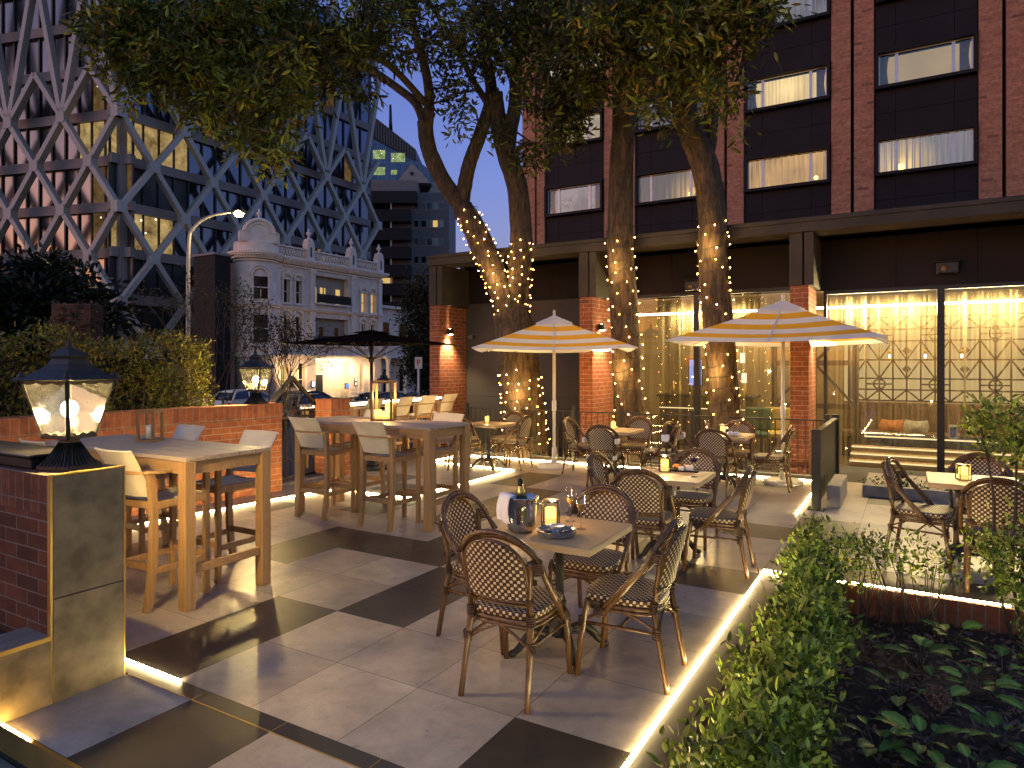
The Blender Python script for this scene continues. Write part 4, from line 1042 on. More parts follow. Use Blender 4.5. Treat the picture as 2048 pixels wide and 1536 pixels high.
for k in range(2):
    t=thing('menu_stand',('blue and white menu card','small flat menu card')[k]+' standing on the low glowing table','menu card',(4.1+k*.55,10.62,.431)); g=MB(); g.box(-.06,-.006,0,.06,.006,(.24,.10)[k]); g.build('holder',M['waxw'],t); g=MB(); g.box(-.05,-.009,.015,.05,-.0065,(.2,.07)[k]); g.build('card',plain('menu_print',(.06,.09,.3),.5,var=.6,scale=30),t)
# left room: X braced partition, bar, screen, exit lights
t=thing('braced_partition','dark timber partition with big crossed braces behind the right umbrella pole','partition',(1.05,11.2,0))
g=MB(); 
for x in (0,.75,1.5): g.box(x-.05,-.05,-.06,x+.05,.05,2.6)
for z in (.9,1.75,2.55):
    g.box(.051,-.04,z-.05,.699,.04,z+.05); g.box(.801,-.04,z-.05,1.449,.04,z+.05)
for a,b in (((.05,.95),(.7,1.7)),((.7,1.8),(.05,2.5)),((.8,1.7),(1.45,.95)),((.8,1.8),(1.45,2.5))): g.bar((a[0],0,a[1]),(b[0],0,b[1]),.05,.08,up=(0,1,0))
g.build('timber_frame',idk,t)
t=thing('bar_counter','dark bar counter with bottles inside the left restaurant window','bar',(-.9,11.6,0))
g=MB(); g.box(-.5,-.3,-.06,1.5,.3,1.0); g.build('front',idk,t); g=MB(); g.box(-.55,-.35,1.001,1.55,.34,1.05); g.build('counter_top',M['black'],t); g=MB(); g.box(-.5,-.32,.75,1.5,-.302,.77); g.build('strip_light',M['ledsoft'],t)
for i in range(9):
    t=thing('bar_bottle','bottle standing in the row on the dark indoor bar counter','bottle',(-1.2+i*.2+random.uniform(-.03,.03),11.6,1.052),group='bottles on the indoor bar'); g=MB(); g.lathe([(.04,0),(.04,.16),(.015,.22),(.015,.30)],10); g.build('glass_body',random.choice([M['bottle'],M['champ'],M['wine'],M['foil'],M['waxw']]),t)
t=thing('wall_screen','blue lit screen on the wall inside the left restaurant window','screen',(-.48,10.9,0)); g=MB(); g.box(-.15,0,1.25,.15,.05,1.85); g.build('bezel',M['black'],t); g=MB(); g.quad((-.13,-.003,1.28),(.13,-.003,1.28),(.13,-.003,1.82),(-.13,-.003,1.82)); g.build('display',emis('screen_blue',(.25,.38,1.0),1.5,.7,4),t)
t=thing('red_sign','three red illuminated dots of a sign inside the left window','sign',(-.62,10.2,2.45)); g=MB()
for i in range(3): g.ball((i*.08,0,0),.026,0,8,6)
g.build('lights',emis('red_led',(1,.05,.05),6),t)
for i,(x,z) in enumerate(((.55,1.75),(.58,1.35),(.35,2.2))):
    t=thing('pendant_lamp','small white cylinder lamp hanging inside the left restaurant window','pendant lamp',(x,10.6,z),group='cylinder lamps inside the left window'); g=MB(); g.lathe([(.05,0),(.05,.2)],12); g.build('shade',emis('shade_glow',(1,.85,.6),1.6),t); g=MB(); g.tube([(0,0,.2),(0,0,3.05-z)],.005,5); g.build('cord',M['black'],t)
for i,x in enumerate((.3,-.3)):
    t=thing('dining_chair',('yellow upholstered chair inside the left window','green upholstered chair inside the left window')[i],'chair',((1.25,10.1,0),(.95,9.9,0))[i]); c=((.5,.36,.1),(.03,.07,.035))[i]; fm=plain('upholstery',c,.8); g=MB(); g.box(-.25,-.25,.36,.25,.25,.46); g.build('seat',fm,t,bevel=.03); g=MB(); g.box(-.25,.18,.461,.25,.27,.9); g.build('backrest',fm,t,bevel=.03)
    for sx in (-.2,.2):
        for sy in (-.2,.2): g=MB(); g.bar((sx,sy,-.06),(sx,sy,.36),.03,.03); g.build('leg',idk,t)
# wall lights on the brick columns
for i,(a,b,yb) in enumerate(CX[:3]):
    x=b+.075; y=8.30; z=2.42
    t=thing('wall_light',('up and down wall light on the brick column behind the black umbrella','up and down wall light on the brick column behind the left striped umbrella','up and down wall light on the brick column left of the right window')[i],'wall light',(x,y,z),group='wall lights on the brick columns')
    g=MB(); g.box(-.06,-.05,-.06,.05,.05,.06); g.build('housing',M['black'],t,bevel=.004); g=MB(); g.box(-.045,-.04,-.064,.04,.04,-.061); g.box(-.02,-.03,.061,.0,.03,.064); g.build('lens',M['lampbulb'],t)
    spot((x+.02,y-.02,z-.09),(x-.10,y-.03,0),70,100,.9); spot((x-.045,y,z+.07),(x-.052,y,4),10,24,.7)
t=thing('flood_light','small arm mounted flood light beside the left brick column','flood light',(-4.92,8.55,2.25)); g=MB(); g.tube([(-.12,0,0),(.12,-.06,.03),(.34,-.10,.05)],.014,6); g.build('arm',M['black'],t); g=MB(); g.cbox((.37,-.11,.05),(.10,.08,.08)); g.build('head',M['black'],t)
for i,(x,z) in enumerate(((.03,3.16),(3.95,3.21))):
    t=thing('wall_lamp_box',('dark curved wall speaker above the left windows','dark emergency light box above the right windows')[i],'fixture',(x,8.99,z)); g=MB(); g.box(-.15,-.13,-.08,.15,0,.09); g.box(-.17,-.15,.091,.17,0,.12); g.build('housing',M['black'],t,bevel=.02,seg=2); g=MB(); g.lathe([(.05,0),(.04,.02),(1e-5,.024)],14); o=g.build('lens',plain('bronze_lens',(.18,.13,.06),.3),t); o.rotation_euler=(R(90),0,0); o.location=(-.04,-.131,-.005)

# tower
YT=21.0; TP=[(-10.45,-9.41),(-6.80,-5.55),(-2.80,-1.57),(1.21,2.44),(5.20,6.43),(9.2,10.44)]
g=MB(); g.box(-10.40,YT+.35,3,10.4,YT+12,21); part('tower_core',g,M['blackpanel'])
for a,b in TP:
    m_=(a+b)/2; g=MB(); 
    if a<-10: g.box(a,YT-.05,3.5,b-.45,YT+.4,21.2); g.box(b-.36,YT-.05,3.5,b,YT+.4,21.2)
    else: g.box(a,YT-.05,3.5,m_-.05,YT+.4,21.2); g.box(m_+.05,YT-.05,3.5,b,YT+.4,21.2)
    part('brick_pilaster',g,M['towbrick'])
g=MB(); g.box(-10.44,YT+.41,3.5,-10.405,YT+12,21.2); part('tower_side',g,M['towbrick'])
def folds(name,c,st,sx=16,var=.6):  # room light and shaded folds put into the curtain's emission
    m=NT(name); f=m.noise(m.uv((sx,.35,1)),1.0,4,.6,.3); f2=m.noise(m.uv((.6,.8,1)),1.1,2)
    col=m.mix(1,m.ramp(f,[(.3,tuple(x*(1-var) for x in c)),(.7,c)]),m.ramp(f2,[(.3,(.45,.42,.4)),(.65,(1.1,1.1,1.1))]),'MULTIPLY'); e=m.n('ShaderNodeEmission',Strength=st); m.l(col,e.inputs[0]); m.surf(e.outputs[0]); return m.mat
def treeref(name,c,st):  # tree reflections painted into the glow behind the pane
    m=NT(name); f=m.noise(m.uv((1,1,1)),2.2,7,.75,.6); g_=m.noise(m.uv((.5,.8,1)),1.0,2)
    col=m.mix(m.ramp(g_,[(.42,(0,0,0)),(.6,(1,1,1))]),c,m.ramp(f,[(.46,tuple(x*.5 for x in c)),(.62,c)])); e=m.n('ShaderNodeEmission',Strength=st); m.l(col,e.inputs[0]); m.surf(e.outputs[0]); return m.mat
def glowfold(name,c,st,px,pz,gc,rad):  # lamp glow painted as a radial pool in the emission
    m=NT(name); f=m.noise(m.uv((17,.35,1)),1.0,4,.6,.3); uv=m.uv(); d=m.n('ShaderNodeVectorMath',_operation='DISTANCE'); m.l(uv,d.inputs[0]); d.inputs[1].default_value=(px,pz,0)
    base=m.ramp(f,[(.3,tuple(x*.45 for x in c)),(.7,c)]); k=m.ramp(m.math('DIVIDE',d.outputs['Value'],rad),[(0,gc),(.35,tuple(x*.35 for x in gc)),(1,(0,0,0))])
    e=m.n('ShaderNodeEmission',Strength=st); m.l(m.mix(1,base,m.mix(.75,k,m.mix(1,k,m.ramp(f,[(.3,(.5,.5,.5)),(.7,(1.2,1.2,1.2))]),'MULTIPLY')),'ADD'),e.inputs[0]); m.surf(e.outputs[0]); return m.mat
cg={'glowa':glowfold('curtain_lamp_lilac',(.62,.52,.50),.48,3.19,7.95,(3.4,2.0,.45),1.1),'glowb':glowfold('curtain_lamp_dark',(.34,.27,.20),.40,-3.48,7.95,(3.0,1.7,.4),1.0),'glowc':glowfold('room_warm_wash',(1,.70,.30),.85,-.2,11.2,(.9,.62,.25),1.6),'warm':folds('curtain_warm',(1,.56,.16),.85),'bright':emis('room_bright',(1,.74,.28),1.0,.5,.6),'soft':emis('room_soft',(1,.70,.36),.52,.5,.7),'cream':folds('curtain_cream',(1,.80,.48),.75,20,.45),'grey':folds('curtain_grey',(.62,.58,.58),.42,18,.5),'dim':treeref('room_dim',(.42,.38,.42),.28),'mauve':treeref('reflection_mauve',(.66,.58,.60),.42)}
lampw=emis('room_lamp',(1,.62,.15),5)
BAY=[(-9.41,-6.80),(-5.55,-2.80),(-1.57,1.21),(2.44,5.20),(6.43,9.2)]
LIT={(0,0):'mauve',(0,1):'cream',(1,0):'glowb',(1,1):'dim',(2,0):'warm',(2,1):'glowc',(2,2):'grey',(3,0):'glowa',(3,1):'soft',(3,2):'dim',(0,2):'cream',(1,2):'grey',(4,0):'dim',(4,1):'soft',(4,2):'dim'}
for bi,(a,b) in enumerate(BAY):
    g=MB(); mids=[a+.02,a+.6,b-.6,b-.02]
    for r in range(-1,4):
        z=7.78+2.745*r+1.155
        g=MB()
        for q in range(3): g.box(mids[q]+.006,YT+.05,z,mids[q+1]-.006,YT+.10,z+.74); g.box(mids[q]+.006,YT+.05,z+.752,mids[q+1]-.006,YT+.10,z+1.485)
        part('spandrel_panel',g,M['blackpanel'])
    for r in range(3):
        zb=7.78+2.745*r; zt=zb+1.02; x0,x1=a+.13,b-.13
        g=MB(); f0=.09; yf=YT-.16
        g.box(x0-f0,yf,zb-.10,x1+f0,YT+.14,zb); g.box(x0-f0,yf,zt,x1+f0,YT+.14,zt+.13); g.box(x0-f0,yf,zb,x0,YT+.14,zt); g.box(x1,yf,zb,x1+f0,YT+.14,zt)
        fr=part('window_frame',g,M['blackpanel'])
        xa,xb=x0+.50,x1-.50; g=MB(); k=.045
        for p,q in ((x0,xa),(xa,xb),(xb,x1)):
            g.box(p,YT+.0,zb,p+k,YT+.05,zt); g.box(q-k,YT+.0,zb,q,YT+.05,zt); g.box(p+k,YT,zb,q-k,YT+.05,zb+k*.7); g.box(p+k,YT,zt-k*.7,q-k,YT+.05,zt)
        g.build('sash',M['alu'],fr)
        g=MB(); g.quad((x0,YT+.03,zb),(x1,YT+.03,zb),(x1,YT+.03,zt),(x0,YT+.03,zt)); g.build('pane',M['winglass'],fr)
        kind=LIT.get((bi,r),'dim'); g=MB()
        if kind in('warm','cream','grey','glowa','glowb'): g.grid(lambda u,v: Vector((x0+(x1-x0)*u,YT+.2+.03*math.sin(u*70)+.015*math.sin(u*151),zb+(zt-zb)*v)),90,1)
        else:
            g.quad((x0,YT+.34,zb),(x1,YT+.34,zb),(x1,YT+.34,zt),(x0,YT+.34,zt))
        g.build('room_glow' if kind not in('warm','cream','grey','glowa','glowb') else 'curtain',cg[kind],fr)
        if kind not in('warm','cream','grey','glowa','glowb'):
            g=MB(); dr=M['fabric']
            for p,q in ((x0+.03,x0+.30),(x1-.34,x1-.03)): g.grid(lambda u,v: Vector((p+(q-p)*u*(1-.25*math.sin(v*3)),YT+.18+.025*math.sin(u*25),zb+(zt-zb)*v)),14,4)
            g.build('drape',plain('drape_fabric',(.16,.13,.10),.9),fr)
        if (bi,r) in ((3,0),(1,0),(2,0)):
            g=MB(); xx={(3,0):x0+.62,(1,0):x1-.55,(2,0):x1-.35}[(bi,r)]; g.ball((xx,YT+.12,zb+.16),.10 if bi==3 else .07,0,10,6); g.build('bedside_lamp',lampw,fr)

# ------------------------------------------------------------------ concrete planter at the right terrace
t=thing('concrete_block','low concrete block wall at the foot of the black screen','wall',(2.78,6.3,0)); g=MB(); g.box(-.19,-.75,0,-.04,.25,.26); g.build('block',plain('pale_concrete',(.34,.31,.27),.8,var=.15),t,bevel=.006)
t=thing('planter_trough','long low planter with dark green groundcover under the right windows','planter',(2.95,6.9,0)); g=MB(); g.box(-.03,-.35,0,5.5,-.28,.14); g.box(-.03,-.279,0,5.5,1.2,.09); g.build('trough',plain('grey_concrete',(.22,.20,.18),.8),t)
P,D=ellipsoid_pts([(.2+i*.36,.02,.13,.26,.07) for i in range(13)],900,.05,12); leaf_mesh('groundcover',P,D,.05,.026,leafcols(len(P),[(.05,.09,.02),(.08,.12,.02),(.03,.06,.02)]),M['hedgeleaf'],t)
# ------------------------------------------------------------------ trees wrapped in fairy lights
def limb(g, pts, r0, r1, n=14, noise=.10, flare=0, k=7):
    P=catmull(pts,k); N=len(P); r=[r0+(r1-r0)*(i/(N-1)) for i in range(N)]
    if flare:
        for i in range(N): r[i]*=1+flare*math.exp(-(P[i].z-P[0].z)/.22)
    g.tube(P,r,n,noise=noise); return P,r
def twigs(g, E, src, n, rad=.012):
    """thin branches from the limbs out into the crown ellipsoids"""
    for e in E:
        for _ in range(n):
            c=Vector((e[0]+random.gauss(0,e[3]*.4),e[1]+random.gauss(0,e[3]*.4),e[2]+random.gauss(0,e[4]*.4)))
            s=min(src,key=lambda p:(p-c).length+random.random()*.8)
            mid=s.lerp(c,.5)+Vector((random.gauss(0,.15),random.gauss(0,.15),random.gauss(.12,.15)))
            g.tube(catmull([s,mid,c],4),[rad*2.2*(1-.8*i/8) for i in range(9)],5,cap=False)
TREEPAL=[(0.136, 0.184, 0.017), (0.204, 0.235, 0.021), (0.088, 0.125, 0.017), (0.299, 0.294, 0.032), (0.245, 0.147, 0.021), (0.061, 0.081, 0.013), (0.163, 0.191, 0.021)]
DARKPAL=[(0.047, 0.057, 0.01), (0.07, 0.069, 0.011), (0.093, 0.094, 0.014), (0.033, 0.04, 0.008), (0.093, 0.059, 0.013)]
E1=[(-6.9,2.59,6.53,.7,.7),(-7.35,2.75,7.05,.65,.7),(-6.97,3.13,7.16,.98,.57),(-5.9,3.19,6.22,.85,.7),(-4.94,3.17,5.30,.50,.60),(-4.66,3.34,4.80,.26,.32),(-4.72,3.6,5.85,.55,.6),(-5.64,3.92,7.16,1.22,.57),(-6.3,3.3,6.6,.7,.5)]
E1b=[(-4.69,3.9,6.3,.6,.55),(-4.45,4.62,7.16,.89,.49,.9),(-5.1,5.4,6.85,.45,.55,1.0),(-4.49,5.76,7.74,.98,.53,.5),(-3.87,6.71,7.9,1.11,.65,.5),(-4.10,7.15,6.75,.42,.50,.7),(-3.66,7.41,7.9,.86,.75,.42),(-2.12,7.16,7.65,.98,.71,.9),(-1.74,6.8,6.39,.70,.76),(-1.59,6.89,5.65,.42,.50,.8),(-2.47,7.53,5.65,.36,.30,.7),(-1.02,6.64,6.76,.49,.73,.8),(-2.73,6.8,7.92,.71,.53,.6),(-3.1,7.2,5.9,.22,.25,.7)]
E2=[(-.35,6.46,6.92,.7,.54),(-.02,6.66,6.22,.48,.5,.7),(-.67,6.85,6.43,.41,.49,.8),(-1.0,6.9,7.4,.6,.5)]
E3=[(.72,6.51,6.67,.89,.52),(.91,6.63,5.93,.45,.46,.8),(.12,6.74,5.6,.32,.36,.6),(1.34,6.3,6.49,.56,.42),(1.2,6.8,5.56,.16,.48,.7),(1.71,6.52,6.49,.28,.30,.8),(.59,6.44,6.0,.40,.55,.6),(.5,6.7,7.3,.9,.5)]
def crown(t, E, dens, pal, name='crown', L=.155, W=.05):
    P,D=ellipsoid_pts(E,dens); n=len(P)
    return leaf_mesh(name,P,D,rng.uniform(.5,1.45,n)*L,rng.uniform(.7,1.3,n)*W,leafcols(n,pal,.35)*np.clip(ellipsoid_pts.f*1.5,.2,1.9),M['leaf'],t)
T1=thing('big_tree','large forked tree with three limbs wrapped in fairy lights behind the left umbrella','tree',(0,0,0))
g=MB()
p1,r1=limb(g,[(-2.80,7.75,-.25),(-2.81,7.75,.05),(-2.92,7.75,1.04),(-3.02,7.75,2.0),(-3.17,7.75,2.72)],.40,.36,18,.07,.35)
p2,r2=limb(g,[(-3.05,7.75,2.3),(-3.22,7.74,2.85),(-3.56,7.7,3.56),(-3.96,7.6,4.47),(-4.2,7.6,4.82)],.27,.21,16,.08)
p3,r3=limb(g,[(-4.1,7.6,4.6),(-4.25,7.58,4.9),(-4.62,7.5,5.42),(-4.88,7.4,6.04),(-4.91,7.3,6.6)],.175,.155)
p4,r4=limb(g,[(-4.89,7.35,6.3),(-5.0,7.2,6.85),(-5.3,7.0,7.19),(-5.99,6.2,7.70),(-6.5,5.0,7.5),(-6.8,3.9,7.1),(-6.9,3.0,6.8)],.10,.035,10)
p5,r5=limb(g,[(-4.89,7.35,6.4),(-4.80,7.3,6.85),(-4.77,7.2,7.35),(-4.92,7.0,8.29),(-5.21,6.9,9.4)],.12,.07,10)
p6,r6=limb(g,[(-4.1,7.6,4.6),(-4.22,7.62,4.95),(-4.15,7.7,5.6),(-3.92,7.8,6.29),(-3.72,7.9,7.08),(-3.93,8.0,8.16),(-3.75,8.0,9.3)],.165,.10)
p7,r7=limb(g,[(-3.78,7.88,6.9),(-4.02,7.6,7.43),(-4.3,7.4,8.11),(-4.6,6.6,9.0)],.075,.04,8)
p8,r8=limb(g,[(-3.1,7.75,2.35),(-3.10,7.82,2.95),(-3.06,7.9,3.55),(-3.09,8.0,4.35),(-3.17,8.0,5.14),(-3.40,8.0,5.8),(-3.60,8.0,6.5),(-3.66,7.9,7.1)],.25,.17,16,.08)
p9,r9=limb(g,[(-3.4,8.0,5.7),(-3.34,8.0,6.3),(-3.29,8.1,6.96),(-3.29,8.2,8.19),(-3.23,8.2,9.4)],.16,.10)
p10,r10=limb(g,[(-3.3,8.05,6.6),(-2.7,7.6,7.2),(-2.1,7.2,7.5),(-1.6,6.9,7.2)],.06,.02,8)
p11,r11=limb(g,[(-4.85,7.3,6.9),(-4.9,6.0,7.3),(-5.2,4.8,7.0),(-5.3,3.7,6.4),(-5.0,3.3,5.7)],.07,.025,8)
g.build('trunk',M['bark'],T1)
src=p4+p5+p6+p7+p9+p10+p11
g=MB(); twigs(g,E1+E1b,src,6); g.build('twigs',M['bark'],T1)
crown(T1,E1,128,TREEPAL,'crown'); crown(T1,E1b,100,DARKPAL+TREEPAL[:2],'crown')  # left crown paler, middle darker: warm light put into the palettes
T2=thing('slim_tree','straight slim tree wrapped in fairy lights between the two striped umbrellas','tree',(0,0,0))
g=MB(); q1,s1=limb(g,[(-.70,7.75,-.25),(-.72,7.75,.49),(-.83,7.75,1.98),(-.9,7.75,3.21),(-.94,7.75,4.18),(-.94,7.8,5.16),(-.89,7.8,6.03),(-.92,7.8,7.1),(-.96,7.8,8.17),(-.96,7.8,9)],.275,.16,16,.05,.2)
b1,_=limb(g,[(-.9,7.8,6.0),(-.6,7.3,6.5),(-.3,6.8,6.9)],.05,.02,7); g.build('trunk',M['bark'],T2)
g=MB(); twigs(g,E2,b1+q1[-14:],7); g.build('twigs',M['bark'],T2); crown(T2,E2,95,DARKPAL+TREEPAL)
T3=thing('bent_tree','tree with a kink in its lit trunk standing in front of the left restaurant window','tree',(0,0,0))
g=MB(); u1,v1=limb(g,[(.88,7.75,-.25),(.87,7.75,.5),(.79,7.75,1.96),(.69,7.75,3.11),(.66,7.75,4.18),(.57,7.7,4.9),(.38,7.6,5.49),(.27,7.5,5.95),(.27,7.4,6.67),(.31,7.4,7.63),(.35,7.4,8.4)],.265,.17,16,.06,.2)
u2,_=limb(g,[(.56,7.7,4.95),(.62,7.78,5.4),(.63,7.9,5.95),(.58,8.0,6.83),(.62,8.1,7.9)],.12,.08,10)
u3,_=limb(g,[(.3,7.5,6.0),(.7,7.0,6.4),(1.2,6.6,6.6),(1.6,6.5,6.5)],.05,.015,7); g.build('trunk',M['bark'],T3)
g=MB(); twigs(g,E3,u3+u1[-22:]+u2[-8:],7); g.build('twigs',M['bark'],T3); crown(T3,E3,100,DARKPAL[:3]+TREEPAL)
bulb_me=None
def fairy(label, P, r, z0, z1, pitch, step, mx_=98):
    """one string of lights spiralling up a limb: wire + single bulbs"""
    global bulb_me
    t=thing('string_lights',label,'fairy lights',(0,0,0),group='fairy lights wound round the tree trunks')
    pts=[]; ang=random.uniform(0,6); 
    idx=[i for i in range(len(P)) if z0<=P[i].z<=z1]
    for i in idx[:-1]:
        a,b=P[i],P[i+1]; n=10
        for k in range(n):
            f=k/n; c=a.lerp(b,f); rr=r[i]+(r[i+1]-r[i])*f; d=(b-a).normalized(); x=d.cross(Vector((0,1,0))).normalized(); y=d.cross(x)
            ang+=2*math.pi*((b-a).length/n)/pitch
            wob=.025*math.sin(ang*2.3+i)
            pts.append(c+x*(math.cos(ang)*(rr*1.09+.012))+y*(math.sin(ang)*(rr*1.09+.012))+d*wob)
    P2=[]; 
    for a,b in zip(pts[:-1],pts[1:]):
        n=max(1,int((b-a).length/.05))
        for k in range(n): P2.append(a.lerp(b,k/n))
    g=MB(); g.tube(pts,.0055,4); g.build('wire',M['black'],t)
    if bulb_me is None:
        g=MB(); g.ball((0,0,0),.0095,0,8,6,1.25); o=g.build('bulb',M['bulb']); bulb_me=o.data; bpy.data.objects.remove(o)
    acc=0; n=0
    for a,b in zip(pts[:-1],pts[1:]):
        acc+=(b-a).length
        if acc>=step*random.uniform(.75,1.3) and n<mx_:
            acc=0; n+=1; o=bpy.data.objects.new('bulb',bulb_me); COL.objects.link(o); o.parent=t
            o.location=b+Vector((random.gauss(0,.012),random.gauss(0,.012),random.gauss(-.012,.02)))
    return t
fairy('fairy lights round the lower trunk of the big forked tree',p1,r1,.1,2.65,.17,.165)
fairy('fairy lights up the left limb of the big forked tree',p2,r2,2.6,4.78,.17,.15)
fairy('fairy lights up the right limb of the big forked tree',p8,r8,2.55,4.15,.17,.15)
fairy('fairy lights round the straight slim tree',q1,s1,.1,4.28,.19,.262)
fairy('fairy lights round the bent tree by the restaurant window',u1,v1,.1,4.72,.19,.27)
for x,y,z,w_ in ((-2.75,7.2,1.2,5),(-3.3,7.25,3.4,5),(-.85,7.3,1.6,5),(-.92,7.3,3.4,4),(.75,7.3,1.6,5),(.66,7.3,3.6,4)): point((x,y,z),w_*1.1,(1,.60,.20),.15)

# ------------------------------------------------------------------ low hedge in the bed (leaves on twiggy stems)
def shrub(label, cat, name, blobs, dens, pal, L, W, stems, stem_h, clump=.05, per=18, loc=(0,0,0), group=None, mat='hedgeleaf'):
    t=thing(name,label,cat,loc,group=group); P,D=ellipsoid_pts(blobs,dens,clump,per); n=len(P); D[:,2]+=.55
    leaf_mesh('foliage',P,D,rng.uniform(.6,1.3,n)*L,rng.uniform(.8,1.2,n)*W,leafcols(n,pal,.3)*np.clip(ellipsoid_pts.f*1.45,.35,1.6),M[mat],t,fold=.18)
    g=MB()
    for (x,y,z0) in stems:
        tx,ty=x+random.gauss(0,.10),y+random.gauss(0,.10)
        g.tube(catmull([(x,y,z0),((x+tx)/2+random.gauss(0,.03),(y+ty)/2+random.gauss(0,.03),z0+stem_h*.5),(tx,ty,z0+stem_h)],3),[.007,.006,.006,.005,.004,.003,.003],5)
    g.build('stems',M['twig'],t); return t
HP=[(0.309, 0.413, 0.048), (0.421, 0.512, 0.072), (0.182, 0.263, 0.036), (0.561, 0.575, 0.132), (0.337, 0.425, 0.084), (0.112, 0.175, 0.024), (0.084, 0.125, 0.024)]
hx=[]
ys=[-1.75,-1.45,-1.15,-.85,-.55,-.25,.05,.35,.65,.95,1.25,1.55,1.85,2.1]
def hedge_bit(i,y):
    k=1 if y<.3 else .92
    return (2.935+random.uniform(-.03,.03)+.02*math.sin(y*3),y,.14+random.uniform(-.02,.03),.215*k,.27+random.uniform(-.02,.03))
segs=[(ys[:3],'low clipped hedge plant nearest the viewer at the bottom edge'),(ys[3:6],'low clipped hedge plant beside the front end of the bed light strip'),(ys[6:9],'low clipped hedge plant in the middle of the bed row'),(ys[9:12],'low clipped hedge plant near the corner of the bed light strip')]
for yy,l in segs:
    bl=[hedge_bit(i,y) for i,y in enumerate(yy)]
    bl+=[(b[0]+random.uniform(-.12,.12),b[1]+random.uniform(-.12,.12),b[2]+.20,.10,.12,.8) for b in bl for _ in range(2)]
    shrub(l,'hedge plant','hedge_shrub',bl,3300,HP,.050,.023,[(2.92+random.uniform(-.1,.1),y+random.uniform(-.13,.13),-.22) for y in yy for _ in range(7)],.42,.045,20,group='clipped hedge plants along the bed edge')
bl=[(2.88,2.08,.22,.22,.27),(2.86,2.2,.42,.16,.14),(3.06,2.2,.26,.20,.22),(2.82,1.95,.34,.14,.16)]
shrub('taller hedge plant at the far corner of the planting bed','hedge plant','hedge_shrub',bl,2700,HP,.048,.022,[(2.75+random.uniform(-.2,.3),2.15+random.uniform(-.1,.1),-.22) for _ in range(18)],.5,.045,20,group='clipped hedge plants along the bed edge')
bl=[(3.2,2.26,.32,.19,.15,.9),(3.42,2.28,.31,.19,.14,.9),(3.62,2.29,.29,.17,.13,.9)]
shrub('thin hedge plant with bare twiggy stems in front of the light strip','hedge plant','hedge_shrub',bl,2900,HP,.042,.019,[(3.12+i*.022+random.uniform(-.03,.03),2.27+random.uniform(-.09,.09),-.22) for i in range(26)],.50,.05,14,group='clipped hedge plants along the bed edge')
bl=[(4.08,2.36,1.27,.30,.22),(4.25,2.2,1.20,.25,.25),(3.95,2.45,1.30,.16,.14,.7),(4.12,2.3,.50,.26,.20,.7),(4.2,2.2,.25,.28,.18,.8),(3.98,2.35,.42,.14,.14,.6),(4.2,2.0,.0,.2,.2,.6)]
t=shrub('tall shrub on dark stems at the right picture edge','shrub','tall_shrub',bl,1900,HP,.055,.023,[],.5,.055,18)
g=MB()
for dx,dy in ((0,0),(.03,.05),(-.05,.02),(.06,-.03)): g.tube(catmull([(4.14+dx,2.33+dy,-.22),(4.08+dx*2,2.34+dy,.3),(4.10+dx*2.5,2.33+dy*1.5,.8),(4.1+dx*4,2.33+dy*2,1.3)],4),[.013]*5+[.011]*4+[.008]*4,6)
g.build('main_stem',M['twig'],t)
# broad-leaved bed plants
def rosette(label,x,y,n,L,rz):
    t=thing('leafy_plant',label,'plant',(x,y,-.19),rz,group='broad leaved plants in the mulch bed')
    pos=[];d=[]; g=MB()
    for k in range(n):
        a=k*2.4+random.uniform(-.3,.3); el=random.uniform(.25,1.0); st=random.uniform(.05,.12)
        b=Vector((math.cos(a)*.02,math.sin(a)*.02,.02)); e=b+Vector((math.cos(a)*math.cos(el)*st,math.sin(a)*math.cos(el)*st,math.sin(el)*st+.03)); g.tube([b,e],.004,5)
        pos.append(e); d.append((math.cos(a)*math.cos(el*.6),math.sin(a)*math.cos(el*.6),math.sin(el*.6)))
    g.build('stalks',M['twig'],t); me=MB()
    cols=leafcols(n,[(.10,.19,.03),(.14,.23,.035),(.07,.14,.025),(.18,.25,.04)],.3)
    for k in range(n):
        D_=Vector(d[k]).normalized(); s=D_.cross(Vector((0,0,1))).normalized(); up=s.cross(D_); l=L*random.uniform(.7,1.2); w_=l*.30; tw=random.uniform(-.3,.3)
        s2=s*math.cos(tw)+up*math.sin(tw)
        def lf(u,v):
            x=v*2-1; ww=w_*math.sin(math.pi*min(1,u*.94+.06))**.75*(1-.25*u); dr=-.35*l*u*u
            return pos[k]+D_*(l*u)+s2*(ww*x)+up*(.22*w_*abs(x)+.02*l*math.sin(u*22+x*2)*abs(x))+Vector((0,0,dr))
        me.grid(lf,7,4)
    o=me.build('leaves',M['bigleaf'],t); ca=o.data.color_attributes.new('leafcol','FLOAT_COLOR','POINT'); per=8*5
    c4=np.ones((n*per,4),np.float32); vein=np.tile(np.array([1,1,1.9,1,1],np.float32),8); c4[:,:3]=np.repeat(cols,per,0)*np.tile(vein,n)[:,None]; ca.data.foreach_set('color',c4.ravel())
    return t
RP=[(3.52,1.50,'broad leaved plant just behind the middle of the mulch bed'),(3.22,1.52,'broad leaved plant close to the hedge in the mulch bed'),(3.80,1.18,'broad leaved plant on the right beyond the dried flower'),(3.42,.90,'broad leaved plant to the left of the dried flower head'),(3.95,1.55,'broad leaved plant under the tall shrub at the right edge'),(3.52,.42,'broad leaved plant below the dried flower head'),(3.86,.66,'broad leaved plant right of the dried flower head'),(3.34,.28,'broad leaved plant at the bottom edge near the hedge'),(3.72,.18,'broad leaved plant at the bottom edge right of centre'),(3.70,2.0,'broad leaved plant below the brick bed edge')]
for x,y,l in RP: rosette(l,x,y,random.randint(8,12),random.uniform(.10,.165),random.uniform(0,6))
